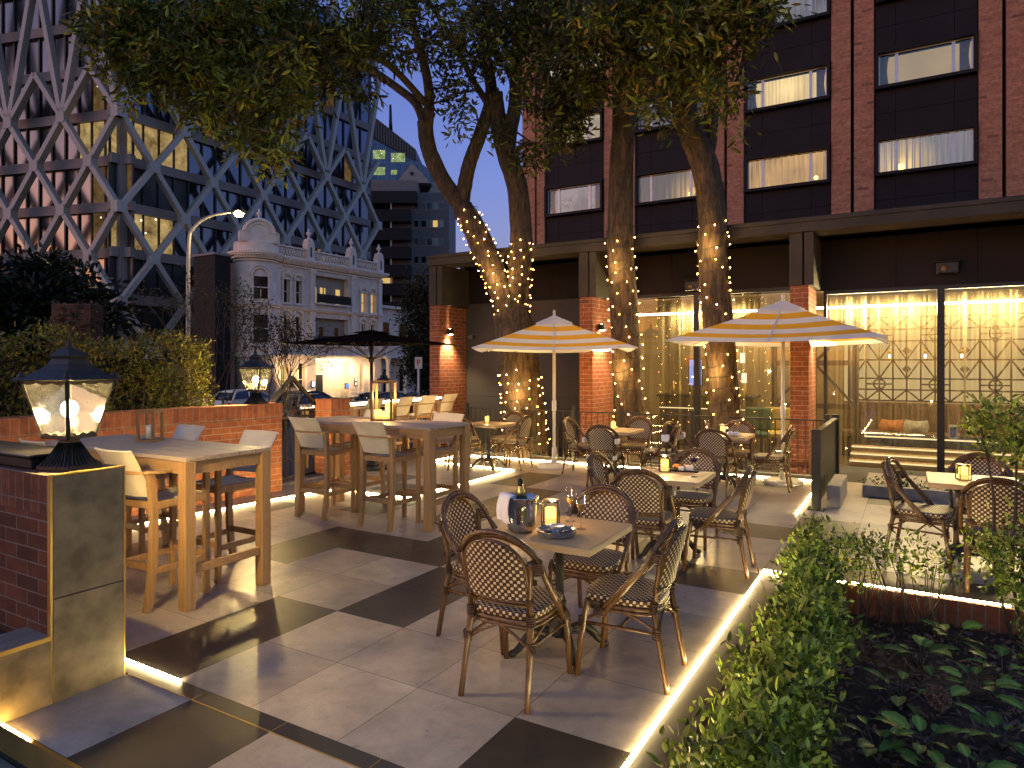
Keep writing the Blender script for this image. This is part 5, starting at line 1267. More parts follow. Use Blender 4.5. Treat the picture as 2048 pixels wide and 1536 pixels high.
t=thing('dried_flower','dried pinkish brown flower head lying among the bed plants','flower',(3.60,.76,-.03)); P=rng.normal(size=(420,3)); P/=np.linalg.norm(P,axis=1)[:,None]; leaf_mesh('petals',P*.05*rng.uniform(.75,1.05,(420,1)),P+rng.normal(size=(420,3))*.7,.02,.014,leafcols(420,[(.28,.15,.10),(.36,.22,.16),(.2,.1,.06)],.3),M['bigleaf'],t); g=MB(); g.tube([(0,0,-.03),(.02,.03,-.17)],.004,5); g.build('stalk',M['twig'],t)

# ------------------------------------------------------------------ hedge and trees behind the left wall
def hedgebox(x0,x1,y0,y1,z0,z1,n,cl=.09):
    f=rng.integers(0,4,n); a=rng.uniform(0,1,n); b=rng.uniform(0,1,n)**.85; P=np.zeros((n,3))
    P[:,1]=y0+(y1-y0)*a; P[:,2]=z0+(z1-z0)*b; P[:,0]=np.where(f==0,x0,x1)
    top=f==1; P[top,0]=x0+(x1-x0)*rng.uniform(0,1,top.sum()); P[top,2]=z1
    end=(f==0)&(a>.75); P[end,1]=y1; P[end,0]=x0+(x1-x0)*rng.uniform(0,1,end.sum())
    bump=.07*np.sin(P[:,1]*4.1)+.05*np.sin(P[:,1]*9.3+P[:,2]*5)
    P+=rng.normal(size=(n,3))*cl*.55; P[:,0]+=bump; P[:,2]+=np.where(top,bump*1.2,0); D=rng.normal(size=(n,3)); D[:,0]+=.9; D[:,2]+=.5
    return P,D
t=thing('long_hedge','clipped green hedge along the top of the left brick wall','hedge',(0,0,0))
P,D=hedgebox(-5.5,-4.72,-4.6,2.32,.95,1.97,15000); n=len(P)
leaf_mesh('foliage',P,D,rng.uniform(.05,.085,n),rng.uniform(.026,.036,n),leafcols(n,[(.12,.14,.02),(.17,.175,.025),(.06,.075,.015),(.28,.22,.035),(.16,.10,.02)],.35),M['hedgeleaf'],t)
g=MB()
for i in range(90):
    y=-4.5+i*.075; g.tube(catmull([(-4.95+random.gauss(0,.12),y,.2),(-4.85+random.gauss(0,.1),y+random.gauss(0,.08),.9),(-4.8+random.gauss(0,.12),y+random.gauss(0,.15),1.6)],3),[.016,.014,.013,.011,.009,.007,.005],5)
g.build('stems',M['twig'],t)
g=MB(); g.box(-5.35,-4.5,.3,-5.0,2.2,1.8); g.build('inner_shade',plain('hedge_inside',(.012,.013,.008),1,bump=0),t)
t=thing('dark_tree','large dark bushy tree at the far left beyond the hedge','tree',(0,0,0)); P,D=ellipsoid_pts([(-24.5,9.0,4.2,2.2,1.3),(-26.2,7.2,4.0,2.4,1.5),(-23.2,10.0,3.4,1.4,.9),(-25,8.5,2.4,2.6,1.3),(-27.5,6.2,3.0,2.5,2.0)],26,.35,26); leaf_mesh('crown',P,D,.34,.17,leafcols(len(P),[(.012,.016,.008),(.02,.025,.01),(.03,.03,.015)],.3),M['leaf'],t)
g=MB(); g.tube(catmull([(-24.8,8.6,-1.2),(-24.7,8.7,1.2),(-24.9,8.6,3.4)],4),.2,8); g.build('trunk',M['bark'],t)
g=MB(); g.cbox((-17.9,7.3,1.4),(.62,1.15,4.2),rot=Matrix.Rotation(R(-60),3,'Z')); t=thing('ivy_pillar','square pillar covered with brown ivy behind the hedge','pillar',(0,0,0)); g.build('masonry',M['dbrick'],t)
P=np.stack([rng.normal(-17.75,.32,1500),rng.normal(7.3,.34,1500),rng.uniform(-.5,3.55,1500)],1); leaf_mesh('ivy',P,rng.normal(size=(1500,3)),.13,.10,leafcols(1500,[(.08,.05,.02),(.05,.05,.02),(.12,.07,.03)],.3),M['leaf'],t)
def bare_tree(label,base,H_,spread,n,leaves,pal,L=.10):
    t=thing('thin_tree',label,'tree',base); g=MB(); ends=[]
    def br(p,d,l,r,dep):
        q=p+d*l; m_=p.lerp(q,.5)+Vector((random.gauss(0,.04),random.gauss(0,.04),0))*l
        g.tube([p,m_,q],[r,r*.85,r*.7],5,cap=False)
        if dep==0 or r<.005: ends.append(q); return
        for _ in range(random.choice((2,2,3))):
            dd=(d+Vector((random.gauss(0,spread),random.gauss(0,spread),random.gauss(.12,spread*.7)))).normalized(); br(q,dd,l*random.uniform(.62,.85),r*.66,dep-1)
    for _ in range(n): br(Vector((random.gauss(0,.1),random.gauss(0,.1),0)),Vector((random.gauss(0,.18),random.gauss(0,.18),1)).normalized(),H_*.30,.035,5)
    g.build('trunk',M['twig'],t)
    E_=np.array([tuple(e) for e in ends]); k=rng.integers(0,len(E_),leaves); P=E_[k]+rng.normal(size=(leaves,3))*.14
    leaf_mesh('crown',P,rng.normal(size=(leaves,3)),L,L*.45,leafcols(leaves,pal,.3),M['leaf'],t); return t
bare_tree('thin sparse tree standing left of the white building behind the hedge',(-14.1,9.3,-1.2),5.6,.33,3,900,[(.09,.085,.03),(.12,.10,.03),(.06,.05,.02)])
bare_tree('small sparse tree in front of the rounded corner of the white building',(-12.2,9.9,-1.2),4.3,.36,3,1500,[(.03,.035,.014),(.06,.06,.02),(.05,.04,.02)],.09)
t=thing('conifer_tree','dark narrow evergreen tree between the white building and the brick column','tree',(-15.3,20.3,-1.2)); P,D=ellipsoid_pts([(0,0,4.6,.75,2.2),(.1,0,6.0,.5,1.2),(.3,0,3.2,1.05,1.4),(.7,.2,2.5,.7,1.0)],110,.2,24); leaf_mesh('crown',P,D,.2,.07,leafcols(len(P),[(.03,.032,.012),(.05,.045,.018),(.02,.022,.01)],.3),M['leaf'],t); g=MB(); g.tube([(0,0,0),(0,0,5)],[.16,.06],8); g.build('trunk',M['bark'],t)
# ------------------------------------------------------------------ diagrid office block
D=thing('office_building','dark glass office block wrapped in a white diamond lattice frame','building',(0,0,0))
def offglass(name,c,rough,em=None):
    m=NT(name); f=m.noise(m.obj((1,1,1)),.35,3)
    p=m.bsdf(m.mix(f,tuple(x*.7 for x in c),c),rough,.85,.8); return m.mat
og=offglass('office_glass_left',(.17,.155,.165),.2); og2=offglass('office_glass_right',(.12,.12,.17),.12)  # left paler, right bluer: reflected dusk sky put into the glass colours
def litmat(name,c,st):
    m=NT(name); v=m.obj((1,1,1)); f=m.noise(v,.9,5,.7); vo=m.n('ShaderNodeTexVoronoi',Scale=.9); m.l(v,vo.inputs['Vector'])
    spt=m.ramp(vo.outputs['Distance'],[(.05,(7,6,4)),(.085,(0,0,0))])
    col=m.mix(1,m.ramp(f,[(.3,(c[0]*.10,c[1]*.08,c[2]*.08)),(.55,(c[0]*.5,c[1]*.5,c[2]*.5)),(.8,c)]),spt,'ADD'); e=m.n('ShaderNodeEmission',Strength=st); m.l(col,e.inputs[0]); m.surf(e.outputs[0]); return m.mat
ol=litmat('office_lit',(1,.68,.26),.75); olw=litmat('office_lit_dim',(.8,.48,.18),.28)
band=plain('spandrel_grey',(.23,.20,.21),.6,var=.15); mul=plain('dark_mullion',(.02,.02,.024),.5)
frm=plain('white_frame',(.38,.36,.345),.55,var=.10,scale=.6)
C0=Vector((-46,24.3,0))
faces=[('left',Vector((-.961,-.275,0)),Vector((.275,-.961,0)),26,og),('right',Vector((0,1,0)),Vector((1,0,0)),27.5,og2)]
Z0=6.2; FH=3.45
for nm,dr,nr,LEN,gl in faces:
    g=MB(); gb=MB(); gm=MB(); back=C0-nr*1.3
    n=int(LEN/1.25)
    for k in range(-2,9):
        zf=Z0+FH*k; zc=zf+FH
        for i in range(n):
            s0=i*1.25; lit=0
            if nm=='left':
                if k==3 and i<4: lit=1
                if k==2 and i<3: lit=2
                if k==1 and i in(1,2): lit=2
                if k==4 and i<3: lit=2
            else:
                if k==3 and i<5: lit=1
                if k==1 and i<4: lit=1
                if k in(2,-1,0) and i<5: lit=4
                if random.random()<.05: lit=2
                if k==1 and i in (16,): lit=3
            a=back+dr*(s0+.06); b=back+dr*(s0+1.19)
            g.quad((a.x,a.y,zf+.72),(b.x,b.y,zf+.72),(b.x,b.y,zc),(a.x,a.y,zc),{0:0,1:1,2:2,3:1,4:3}[lit])
            p=back+dr*s0+nr*.06; gm.cbox((p.x,p.y,(zf+.72+zc)/2),(.14,.14,FH-.72),rot=Matrix.Rotation(math.atan2(dr.y,dr.x),3,'Z'))
        A=back+nr*.05; B=A+dr*LEN; gb.bar((A.x,A.y,zf+.36),(B.x,B.y,zf+.36),.5,.72)
    g.build('glass_wall',[gl,ol,olw,mul],D); gb.build('floor_band',band,D); gm.build('mullions',mul,D)
    # diagrid
    gd=MB(); hs=2.5; nc=int(LEN/hs)
    F=lambda c,z: C0+dr*(c*hs)+Vector((0,0,z))+nr*.1
    for c in range(nc):
        ev=c%2==0
        for k in range(-2,3):
            ze=Z0+2*FH*k            # node height on even columns
            lo,hi=(c,c+1) if ev else (c+1,c)
            for dz in (-FH,FH):
                if ze+dz>Z0+5*FH or ze>Z0+4.5*FH: continue
                gd.bar(F(lo,ze),F(hi,ze+dz),.37,.5,up=tuple(nr))
        lo,hi=(c,c+1) if ev else (c+1,c)
        gd.bar(F(lo,Z0+4*FH),F(hi,Z0+4*FH+11.5),.37,.5,up=tuple(nr)); gd.bar(F(hi,Z0+4*FH+11.5),F(lo,Z0+4*FH+23),.5,.55,up=tuple(nr))
    for c in range(nc+1):
        for k in range(-2,4):
            z=Z0+2*FH*k+(0 if c%2==0 else FH)
            if z<=Z0+4*FH+.1:
                q=F(c,z); gd.cbox(q,(.74,.58,.85),rot=Matrix.Rotation(math.atan2(dr.y,dr.x),3,'Z'))
    gd.build('diagrid_frame',frm,D)
g=MB(); P=[C0-faces[0][2]*1.4-Vector((1.4,0,0))+Vector((.0,.0,0))]
a=C0-Vector((1.45,0,0))-faces[0][2]*1.45
g.prism([(a.x,a.y),(a.x,a.y+27.2),(a.x-26,a.y+27.2),(a.x-26*.961,a.y-26*.275)],-1.25,36); g.build('core',mul,D)
g=MB(); p=C0-Vector((1.0,0,0))-faces[0][2]*.9; g.cbox((p.x,p.y,12),(.7,.7,46)); g.build('corner_column',band,D)
# ------------------------------------------------------------------ white Victorian building
V=thing('white_building','ornate white rendered three storey building with balustraded parapet and rounded corner','building',(-38,28.2,-1.1),R(90))
LB=15.2
cr,ct=M['cream'],M['creamtrim']
dg=offglass('old_window_glass',(.05,.05,.06),.1); lg=emis('old_window_lit',(1,.66,.22),.85,.35,1.4); redge=M['creamtrim']
def wallholes(g,x0,x1,z0,z1,holes,y0=0,y1=.5):
    xs=sorted({x0,x1}|{h[0] for h in holes}|{h[1] for h in holes}); zs=sorted({z0,z1}|{h[2] for h in holes}|{h[3] for h in holes})
    for a,b in zip(xs[:-1],xs[1:]):
        for c,d in zip(zs[:-1],zs[1:]):
            if any(h[0]-1e-6<=a and b<=h[1]+1e-6 and h[2]-1e-6<=c and d<=h[3]+1e-6 for h in holes): continue
            g.box(a,y0,c,b,y1,d)
wins=[]
for x in (4.05,5.25): wins+=[(x,x+.62,7.55,9.3,0,'a'),(x,x+.6,4.35,6.5,0,'a')]
for x in (12.55,13.75): wins+=[(x,x+.62,7.35,9.0,1,'a'),(x,x+.55,4.3,6.3,0,'a')]
wins+=[(3.75,4.65,.45,2.75,1,'r'),(5.5,6.2,.3,2.85,0,'r'),(12.3,12.75,.4,2.8,1,'r'),(13.7,14.2,.4,2.8,1,'r')]
holes=[w[:4] for w in wins]+[(7.35,11.0,7.75,10.0),(7.35,11.0,4.35,6.55),(7.35,11.2,0.0,3.25)]
g=MB(); wallholes(g,3.2,LB,0,10.85,holes); g.build('wall',cr,V)
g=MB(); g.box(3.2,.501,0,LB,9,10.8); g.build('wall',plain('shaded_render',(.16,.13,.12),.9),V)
# channelled ground floor joints
g=MB()
for k in range(8): g.box(3.25,-.025,.30+k*.36,7.3,-.001,.60+k*.36); g.box(11.25,-.025,.30+k*.36,15.18,-.001,.60+k*.36)
def cutout(x0,x1): pass
g2=MB()
for k in range(8):
    for a,b in ((3.25,3.7),(4.7,5.45),(6.25,7.3),(11.25,12.25),(12.8,13.65),(14.25,15.18)): g2=MB(); g2.box(a,-.03,.28+k*.36,b,-.001,.60+k*.36); g2.build('stone_course',cr,V)
pass
for (x0,x1,z0,z1,lit,kind) in wins:
    f=MB(); 
    f.box(x0-.14,-.09,z0,x0,-.031,z1+.02); f.box(x1,-.09,z0,x1+.14,-.031,z1+.02); f.box(x0-.2,-.16,z0-.16,x1+.2,-.031,z0-.001)
    if kind=='a':
        cx=(x0+x1)/2; r0=(x1-x0)/2
        for rr,dd in ((r0+.02,.05),(r0+.17,.11)):
            f.tube([(cx+math.cos(math.pi*i/12)*rr,-.06,z1+.14+math.sin(math.pi*i/12)*rr*.9) for i in range(13)],dd,6)
        f.box(x0-.2,-.14,z1+.021,x1+.2,-.031,z1+.12)
        f.box(cx-.08,-.19,z1+.13+r0*.8,cx+.08,-.03,z1+.14+r0+.3)
    fr=f.build('window_surround',ct,V)
    g=MB(); zm=(z0+z1)/2; g.box(x0,.2,zm-.03,x1,.26,zm+.03); g.box(x0,.2,z0,x0+.05,.26,zm-.031); g.box(x1-.05,.2,z0,x1,.26,zm-.031); g.box(x0,.2,zm+.031,x0+.05,.26,z1); g.box(x1-.05,.2,zm+.031,x1,.26,z1); g.build('sash',ct,fr)
    g=MB(); g.quad((x0,.28,z0),(x1,.28,z0),(x1,.28,z1),(x0,.28,z1)); g.build('pane',lg if lit else dg,fr)
# loggias: side walls already dark, back walls with lit doors, balustrades
for z0,z1,doors in ((7.75,10.0,((7.45,7.85),(8.25,8.55),(8.7,8.85),(10.0,10.5))),(4.35,6.55,())):
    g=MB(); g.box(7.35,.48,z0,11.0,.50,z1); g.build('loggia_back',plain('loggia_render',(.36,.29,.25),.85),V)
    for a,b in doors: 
        g=MB(); g.quad((a,.47,z0),(b,.47,z0),(b,.47,z0+1.35),(a,.47,z0+1.35)); g.build('lit_door',lg,V)
    if not doors:
        for a in (8.2,9.9): g=MB(); g.box(a,.45,z0,a+.4,.479,z0+1.5); g.build('door',dg,V)
    g=MB(); g.box(7.3,-.32,z0-.12,11.05,-.001,z0); g.build('balcony_slab',ct,V)
    g=MB(); g.bar((7.3,-.25,z0+.72),(11.05,-.25,z0+.72),.07,.06); g.bar((7.3,-.25,z0+.06),(11.05,-.25,z0+.06),.06,.05)
    for i in range(38): g.bar((7.35+i*.1,-.25,z0+.08),(7.35+i*.1,-.25,z0+.70),.035,.035)
    g.box(7.32,-.235,z0+.08,11.03,-.215,z0+.68); g.build('balustrade',M['black'],V)
# lit entrance portal
g=MB(); g.box(7.36,.45,0,11.19,.5,3.24); g.build('portal_back',plain('portal_cream',(.62,.53,.40),.8),V)
g=MB(); g.box(7.5,.40,0,8.5,.449,1.9); g.build('entrance_door',M['black'],V)
g=MB(); g.tube([(8.0+math.cos(math.pi*i/14)*.62,.42,2.0+math.sin(math.pi*i/14)*.85) for i in range(15)],.07,6); g.box(7.36,.35,1.92,8.75,.44,2.03); g.build('fanlight_arch',ct,V)
g=MB(); g.box(7.42,.20,3.14,11.1,.3,3.2); g.build('portal_light',emis('portal_strip',(1,.8,.45),9),V)
area((-37.0,38.0,1.6),(-38.4,38.0,.3),50,3.2,.4,(1,.75,.38))
for yy in (31.9,33.9,41.2): point((-37.2,yy,.95),17,(1,.70,.32),.2)
for yy in (30.0,33.0,36.0,39.0,42.0): point((-36.9,yy,10.35),.01,(1,.7,.4),.2)
# pilasters and string courses
for x in (3.3,6.75,11.35,14.75):
    g=MB(); w_=.42; g.box(x,-.14,3.5,x+w_,-.001,7.0); g.box(x,-.14,7.22,x+w_,-.001,10.35); g.box(x-.07,-.2,6.75,x+w_+.07,-.141,7.0); g.box(x-.07,-.22,10.1,x+w_+.07,-.141,10.34); g.box(x-.05,-.2,7.25,x+w_+.05,-.141,7.5); g.build('pilaster',ct,V)
pass
g=MB()
for z,h_,d_ in ((3.32,.16,.20),(3.49,.07,.30),(7.02,.12,.22),(7.141,.07,.34),(10.36,.1,.12),(10.55,.12,.24)): g.box(3.2,-d_,z,LB+.05,-.0005,z+h_-.001)
g.box(3.2,-.52,10.86,LB+.55,0.5,11.02); g.box(3.2,-.44,10.76,LB+.45,.0,10.859)
for i in range(46): g.box(3.3+i*.262,-.40,10.64,3.3+i*.262+.12,-.03,10.759)
g.build('cornice',ct,V)
g=MB(); seg_=[(3.5,6.15),(7.1,10.9),(11.85,14.6)]
for a,b in seg_:
    g.box(a,-.12,11.021,b,.12,11.16); g.box(a,-.14,11.80,b,.14,11.92); n=int((b-a)/.26)
    for i in range(n):
        x=a+(i+.5)*(b-a)/n
        g.tube([(x-.11,0,11.17),(x+.11,0,11.79)],.045,6); g.tube([(x+.11,0,11.17),(x-.11,0,11.79)],.045,6)
    g.bar((a,0,11.48),(b,0,11.48),.1,.06)
g.build('parapet_balustrade',ct,V)
def urn(g,x,y,z,s=1): g.lathe([(.16*s,0),(.16*s,.06*s),(.07*s,.1*s),(.06*s,.2*s),(.19*s,.34*s),(.21*s,.46*s),(.10*s,.56*s),(.07*s,.64*s),(.1*s,.72*s),(1e-5,.84*s)],12,c=(x,y,z))
for x in (6.6,11.35,14.85):
    g=MB(); g.box(x-.38,-.3,11.021,x+.38,.3,12.3); g.lathe([(.46,0),(.46,.1)],4,c=(x,0,12.301),sm=False,rot=R(45)); P=[(x+math.cos(math.pi*i/10)*.34,12.41+math.sin(math.pi*i/10)*.42) for i in range(11)]; g.extr(P,'y',-.26,.26)
    urn(g,x,0,12.8,1.0); g.build('pedestal',ct,V)
    g=MB(); g.box(x-.09,-.315,11.3,x+.09,-.301,12.1); g.build('niche_shade',plain('niche_shadow',(.13,.10,.10),.9),V)  # raised dark strip painted as the shade of a recess
# rounded corner tower
TX,TYc=2.2,.75; RT=1.5
g=MB(); 
def ring(r,z0,z1): g.lathe([(r,z0),(r,z1)],40,c=(TX,TYc,0))
ring(RT,0,10.85); g.build('round_wall',cr,V)
for r,z0,z1 in ((RT+.2,3.32,3.48),(RT+.3,3.485,3.55),(RT+.22,7.02,7.14),(RT+.34,7.145,7.21),(RT+.12,10.36,10.46),(RT+.25,10.55,10.67),(RT+.44,10.76,10.855),(RT+.52,10.86,11.02),(RT+.1,11.021,11.75)): g=MB(); g.lathe([(RT-.3,z0),(r,z0),(r,z1),(RT-.3,z1)],40,c=(TX,TYc,0),sm=False); g.build('cornice_ring',ct,V)
g=MB()
for i in range(30):
    a=-math.pi+i*math.pi/29; g.cbox((TX+math.cos(a)*(RT+.2),TYc+math.sin(a)*(RT+.2),10.70),(.12,.34,.11),rot=Matrix.Rotation(a+math.pi/2,3,'Z'))
g.build('dentils',ct,V)
def onr(a,r): return (TX+math.cos(a)*r,TYc+math.sin(a)*r)
for z0,z1,ar in ((7.6,9.2,1),(4.4,6.4,1)):
    a0=R(-118); c=onr(a0,RT); rot=a0+math.pi/2; mm=Matrix.Translation((c[0],c[1],0))@Matrix.Rotation(rot,4,'Z')
    f=MB(); f.box(-.62,-.14,z0-.15,-.5,.1,z1); f.box(.5,-.14,z0-.15,.62,.1,z1); f.box(-.75,-.2,z0-.32,.75,.1,z0-.151)
    f.tube([(math.cos(math.pi*i/14)*.60,-.06,z1+math.sin(math.pi*i/14)*.62) for i in range(15)],.08,6); f.tube([(math.cos(math.pi*i/14)*.78,-.06,z1+math.sin(math.pi*i/14)*.80) for i in range(15)],.06,6)
    f.v=[tuple(mm@Vector(v)) for v in f.v]; fr=f.build('window_surround',ct,V)
    g=MB(); g.box(-.49,-.07,z0,.49,-.05,z1); g.v=[tuple(mm@Vector(v)) for v in g.v]; g.build('pane',dg,fr)
    g=MB(); zm=(z0+z1)/2; g.box(-.49,-.11,zm-.04,.49,-.071,zm+.04); g.box(-.03,-.10,z0,.03,-.072,zm-.041); g.v=[tuple(mm@Vector(v)) for v in g.v]; g.build('sash',ct,fr)
g=MB(); rot=R(-118)+math.pi/2; c=onr(R(-118),RT-.42); mm=Matrix.Translation((c[0],c[1],11.72))@Matrix.Rotation(rot,4,'Z')@Matrix.Scale(.80,4)
P=[(-1.75,0),(1.75,0),(1.75,.95)]+[(math.cos(math.pi*i/18)*1.42,1.0+math.sin(math.pi*i/18)*1.25) for i in range(19)]+[(-1.75,.95)]
g.extr(P,'y',-.25,.5)
g.tube([(math.cos(math.pi*i/18)*1.25,-.27,.95+math.sin(math.pi*i/18)*1.08) for i in range(19)],.13,6); g.tube([(math.cos(math.pi*i/18)*.98,-.27,.85+math.sin(math.pi*i/18)*.85) for i in range(19)],.06,6)
for s_ in (-1,1): g.box(s_*1.25-.2,-.4,.0,s_*1.25+.2,-.251,.9); g.box(s_*1.25-.26,-.45,.901,s_*1.25+.26,-.251,1.02)
urn(g,0,.1,2.2,1.15); g.v=[tuple(mm@Vector(v)) for v in g.v]; g.build('arched_pediment',ct,V)
t=thing('dark_annexe','low black building between the office block and the white building','building',(-38.6,24.6,-1.2)); g=MB(); g.box(-2.4,2.2,0,0,3.45,10.6); g.build('wall',M['blackpanel'],t); g=MB(); g.box(-2.5,2.1,10.601,.05,3.5,10.75); g.build('coping',band,t)
# lower right wing with portico
g=MB(); g.box(LB+.06,1.0,0,LB+6.5,8,8.1); g.build('side_wing',cr,V)
g=MB(); g.box(LB+.06,.6,8.0,LB+6.6,1.2,8.25); g.box(LB+.06,-.6,3.3,LB+6.2,.99,3.5)
for i in range(22): g.bar((LB+.3+i*.27,-.4,3.5),(LB+.3+i*.27,-.4,4.1),.08,.08)
g.bar((LB+.1,-.4,4.15),(LB+6.1,-.4,4.15),.14,.1)
for x in (LB+.6,LB+3.0,LB+5.4): g.lathe([(.24,0),(.2,.15),(.18,2.9),(.26,3.1),(.26,3.3)],14,c=(x,-.3,0))
g.build('portico',ct,V)
for x in (LB+1.4,LB+3.7): 
    for z in (.2,4.6): g=MB(); g.box(x,.97,z,x+.8,.995,z+2.1); g.build('window',dg,V)
for (x,z,s_,c,l) in ((6.85,1.0,.32,(.9,.93,1),'white_sign'),(10.6,.75,.30,(.1,.2,.9),'blue_sign'),(11.75,1.0,.16,(1,.95,.8),'porch_lamp'),(11.75,1.35,.16,(1,.95,.8),'porch_lamp')):
    o=MB(); o.box(x-.05,-.12,z-.05,x+s_+.05,-.035,z+s_*1.25+.05); f=o.build(l,M['black'],V); g=MB(); g.quad((x,-.125,z),(x+s_,-.125,z),(x+s_,-.125,z+s_*1.25),(x,-.125,z+s_*1.25)); g.build('lit_face',emis('sign_face_'+l,c,3.0,.5,6),f)
g=MB(); P,DD=ellipsoid_pts([(5.9,.8,11.9,.45,.35)],120,.1,20); t=thing('roof_shrub','small dark shrub on the parapet of the white building','shrub',(0,0,0)); t.location=(-38,28.2,-1.1); t.rotation_euler.z=R(90); leaf_mesh('foliage',P,DD,.16,.08,leafcols(len(P),[(.02,.022,.012)],.3),M['leaf'],t)
# ------------------------------------------------------------------ grey apartment block and glass tower, facing the viewer
def frontal(name,label,x,y): return thing(name,label,'building',(x,y,-1.2),R(30.571))
d=100; pxm=d/1353.26; A=frontal('apartment_block','grey apartment block with dark balconies and one lit window behind the trees',-65.77,71.77)
hz=lambda v: 1.739+(727-v)*pxm+1.2
g=MB(); W=(898-735)*pxm; g.box(0,0,0,W,12,hz(385)); g.build('wall',plain('grey_render',(.185,.165,.175),.85,var=.15,scale=.2),A)
g=MB(); g.box(-.1,-.5,hz(388),(835-735)*pxm,8,hz(362)); g.build('parapet',plain('pale_parapet',(.30,.27,.25),.8),A)
g=MB(); x0=(790-735)*pxm; x1=(860-735)*pxm; g.extr([(x0,hz(362)),(x1,hz(362)),((822-735)*pxm,hz(322))],'y',1,9); g.extr([((850-735)*pxm,hz(385)),((905-735)*pxm,hz(385)),((870-735)*pxm,hz(345))],'y',2,9); g.build('gable',plain('gable_cream',(.42,.36,.32),.8),A)
g=MB(); xg=(822-735)*pxm; g.box(xg-.25,.94,hz(347),xg+.25,.999,hz(340)); g.build('gable_window',dg,A)
for i in range(9):
    v=396+36.5*i; g=MB(); b=(835 if i==0 else 823); g.box(-.2,-1.3,hz(v+14),(b-735)*pxm,-.001,hz(v-10)); g.build('balcony',plain('dark_balcony',(.035,.028,.028),.8),A)
    vb=v+22; g=MB(); g.box((742-735)*pxm,-.03,hz(vb+11),(784-735)*pxm,-.001,hz(vb-8)); f=g.build('balcony_window',dg if i!=4 else lg,A)
    g=MB(); g.box((783-735)*pxm,-1.1,hz(v+30),(786-735)*pxm,-.95,hz(v)); g.build('post',M['creamtrim'],A)
for i in range(8):
    v=403+36*i
    for (a,b) in ((828,838),(842,888)):
        g=MB(); g.box((a-735)*pxm,-.06,hz(v+17),(b-735)*pxm,-.001,hz(v)); f=g.build('window_frame',plain('pale_window_band',(.26,.24,.25),.6),A)
        nn=max(1,int((b-a)/11)); 
        for q in range(nn):
            xa=(a+1+(b-a)*q/nn-735)*pxm; xb=(a+(b-a)*(q+1)/nn-1.0-735)*pxm; g=MB(); g.quad((xa,-.065,hz(v+15)),(xb,-.065,hz(v+15)),(xb,-.065,hz(v+2)),(xa,-.065,hz(v+2))); g.build('pane',lg if (i==1 and b==888 and q==2) else (dg if (q+i)%2 else og),f)
d=160; pxm=d/1353.26; G=frontal('glass_tower','distant blue glass tower with a sloping louvred roof',-107.0,117.1); hz=lambda v: 1.739+(727-v)*pxm+1.2; X=lambda u:(u-738)*pxm
g=MB(); g.extr([(X(700),0),(X(872),0),(X(872),hz(350)),(X(812),hz(302)),(X(790),hz(300)),(X(738),hz(272)),(X(700),hz(250))],'y',0,20)
def gridglass():
    m=NT('blue_curtain_wall'); v=m.uv(); b=m.n('ShaderNodeTexBrick',Scale=1.0); b.offset=0; m.l(v,b.inputs['Vector']); b.inputs['Brick Width'].default_value=2.0; b.inputs['Row Height'].default_value=2.4; b.inputs['Mortar Size'].default_value=.08
    b.inputs['Color1'].default_value=(.03,.045,.12,1); b.inputs['Color2'].default_value=(.05,.075,.18,1); b.inputs['Mortar'].default_value=(.10,.12,.2,1)
    m.bsdf(b.outputs['Color'],.15,.3,.7); return m.mat
g.build('glass_wall',gridglass(),G)
g=MB(); g.extr([(X(700),hz(196)),(X(738),hz(226)),(X(832),hz(300)),(X(832),hz(318)),(X(812),hz(301)),(X(790),hz(299)),(X(738),hz(271)),(X(700),hz(249))],'y',-.6,18); g.build('louvred_roof',plain('louvre_dark',(.05,.05,.06),.6),G)
g=MB()
for i in range(24): u=706+i*5.3; v=226+(u-738)*.787; g.bar((X(u),-.8,hz(v+1)),(X(u),-.8,hz(min(v+44,272+max(0,(u-738))*.54))),.28,.3)
g.build('louvre_fins',plain('louvre_grey',(.09,.09,.105),.6),G)
gl_=litmat('green_office_light',(.75,1.0,.42),.8)
for a,b,v0,v1 in ((746,770,300,318),(782,810,306,324),(746,770,334,350),(782,794,340,349)): g=MB(); g.quad((X(a),-.05,hz(v1)),(X(b),-.05,hz(v1)),(X(b),-.05,hz(v0)),(X(a),-.05,hz(v0))); g.build('lit_window',gl_,G)
g=MB(); g.tube([(X(777),3,hz(262)),(X(776),3,hz(200))],[.5,.28],8); g.build('mast',M['black'],G)
# ------------------------------------------------------------------ street furniture and cars
t=thing('street_lamp','tall grey street lamp with a curved arm and a bright yellow head','street lamp',(-26.0,16.3,-1.25)); g=MB()
P=catmull([(0,0,0),(0,0,5),(.02,.02,8.6),(.22,.13,9.4),(.85,.52,9.95),(1.72,1.03,10.15)],6); g.tube(P,[.11-.06*i/(len(P)-1) for i in range(len(P))],8); g.build('pole',plain('galvanised_steel',(.42,.38,.34),.5,.4),t)
g=MB(); g.cbox((2.0,1.2,10.17),(.75,.24,.12),rot=Matrix.Rotation(R(31),3,'Z')); g.build('head',M['black'],t); g=MB(); g.ball((2.05,1.23,10.08),.21,0,14,8,.8); g.build('lens',M['streetbulb'],t)
point((-23.95,17.55,8.6),150,(1,.78,.35),.15)
t=thing('parking_sign','small white street sign with a red letter P on a pale pole','sign',(-10.3,13.9,-1.25),R(30)); g=MB(); g.tube([(0,0,0),(0,0,3.2)],.04,8); g.build('pole',M['white'],t); g=MB(); g.box(-.12,-.05,2.82,.12,-.041,3.20); g.build('plate',M['white'],t)
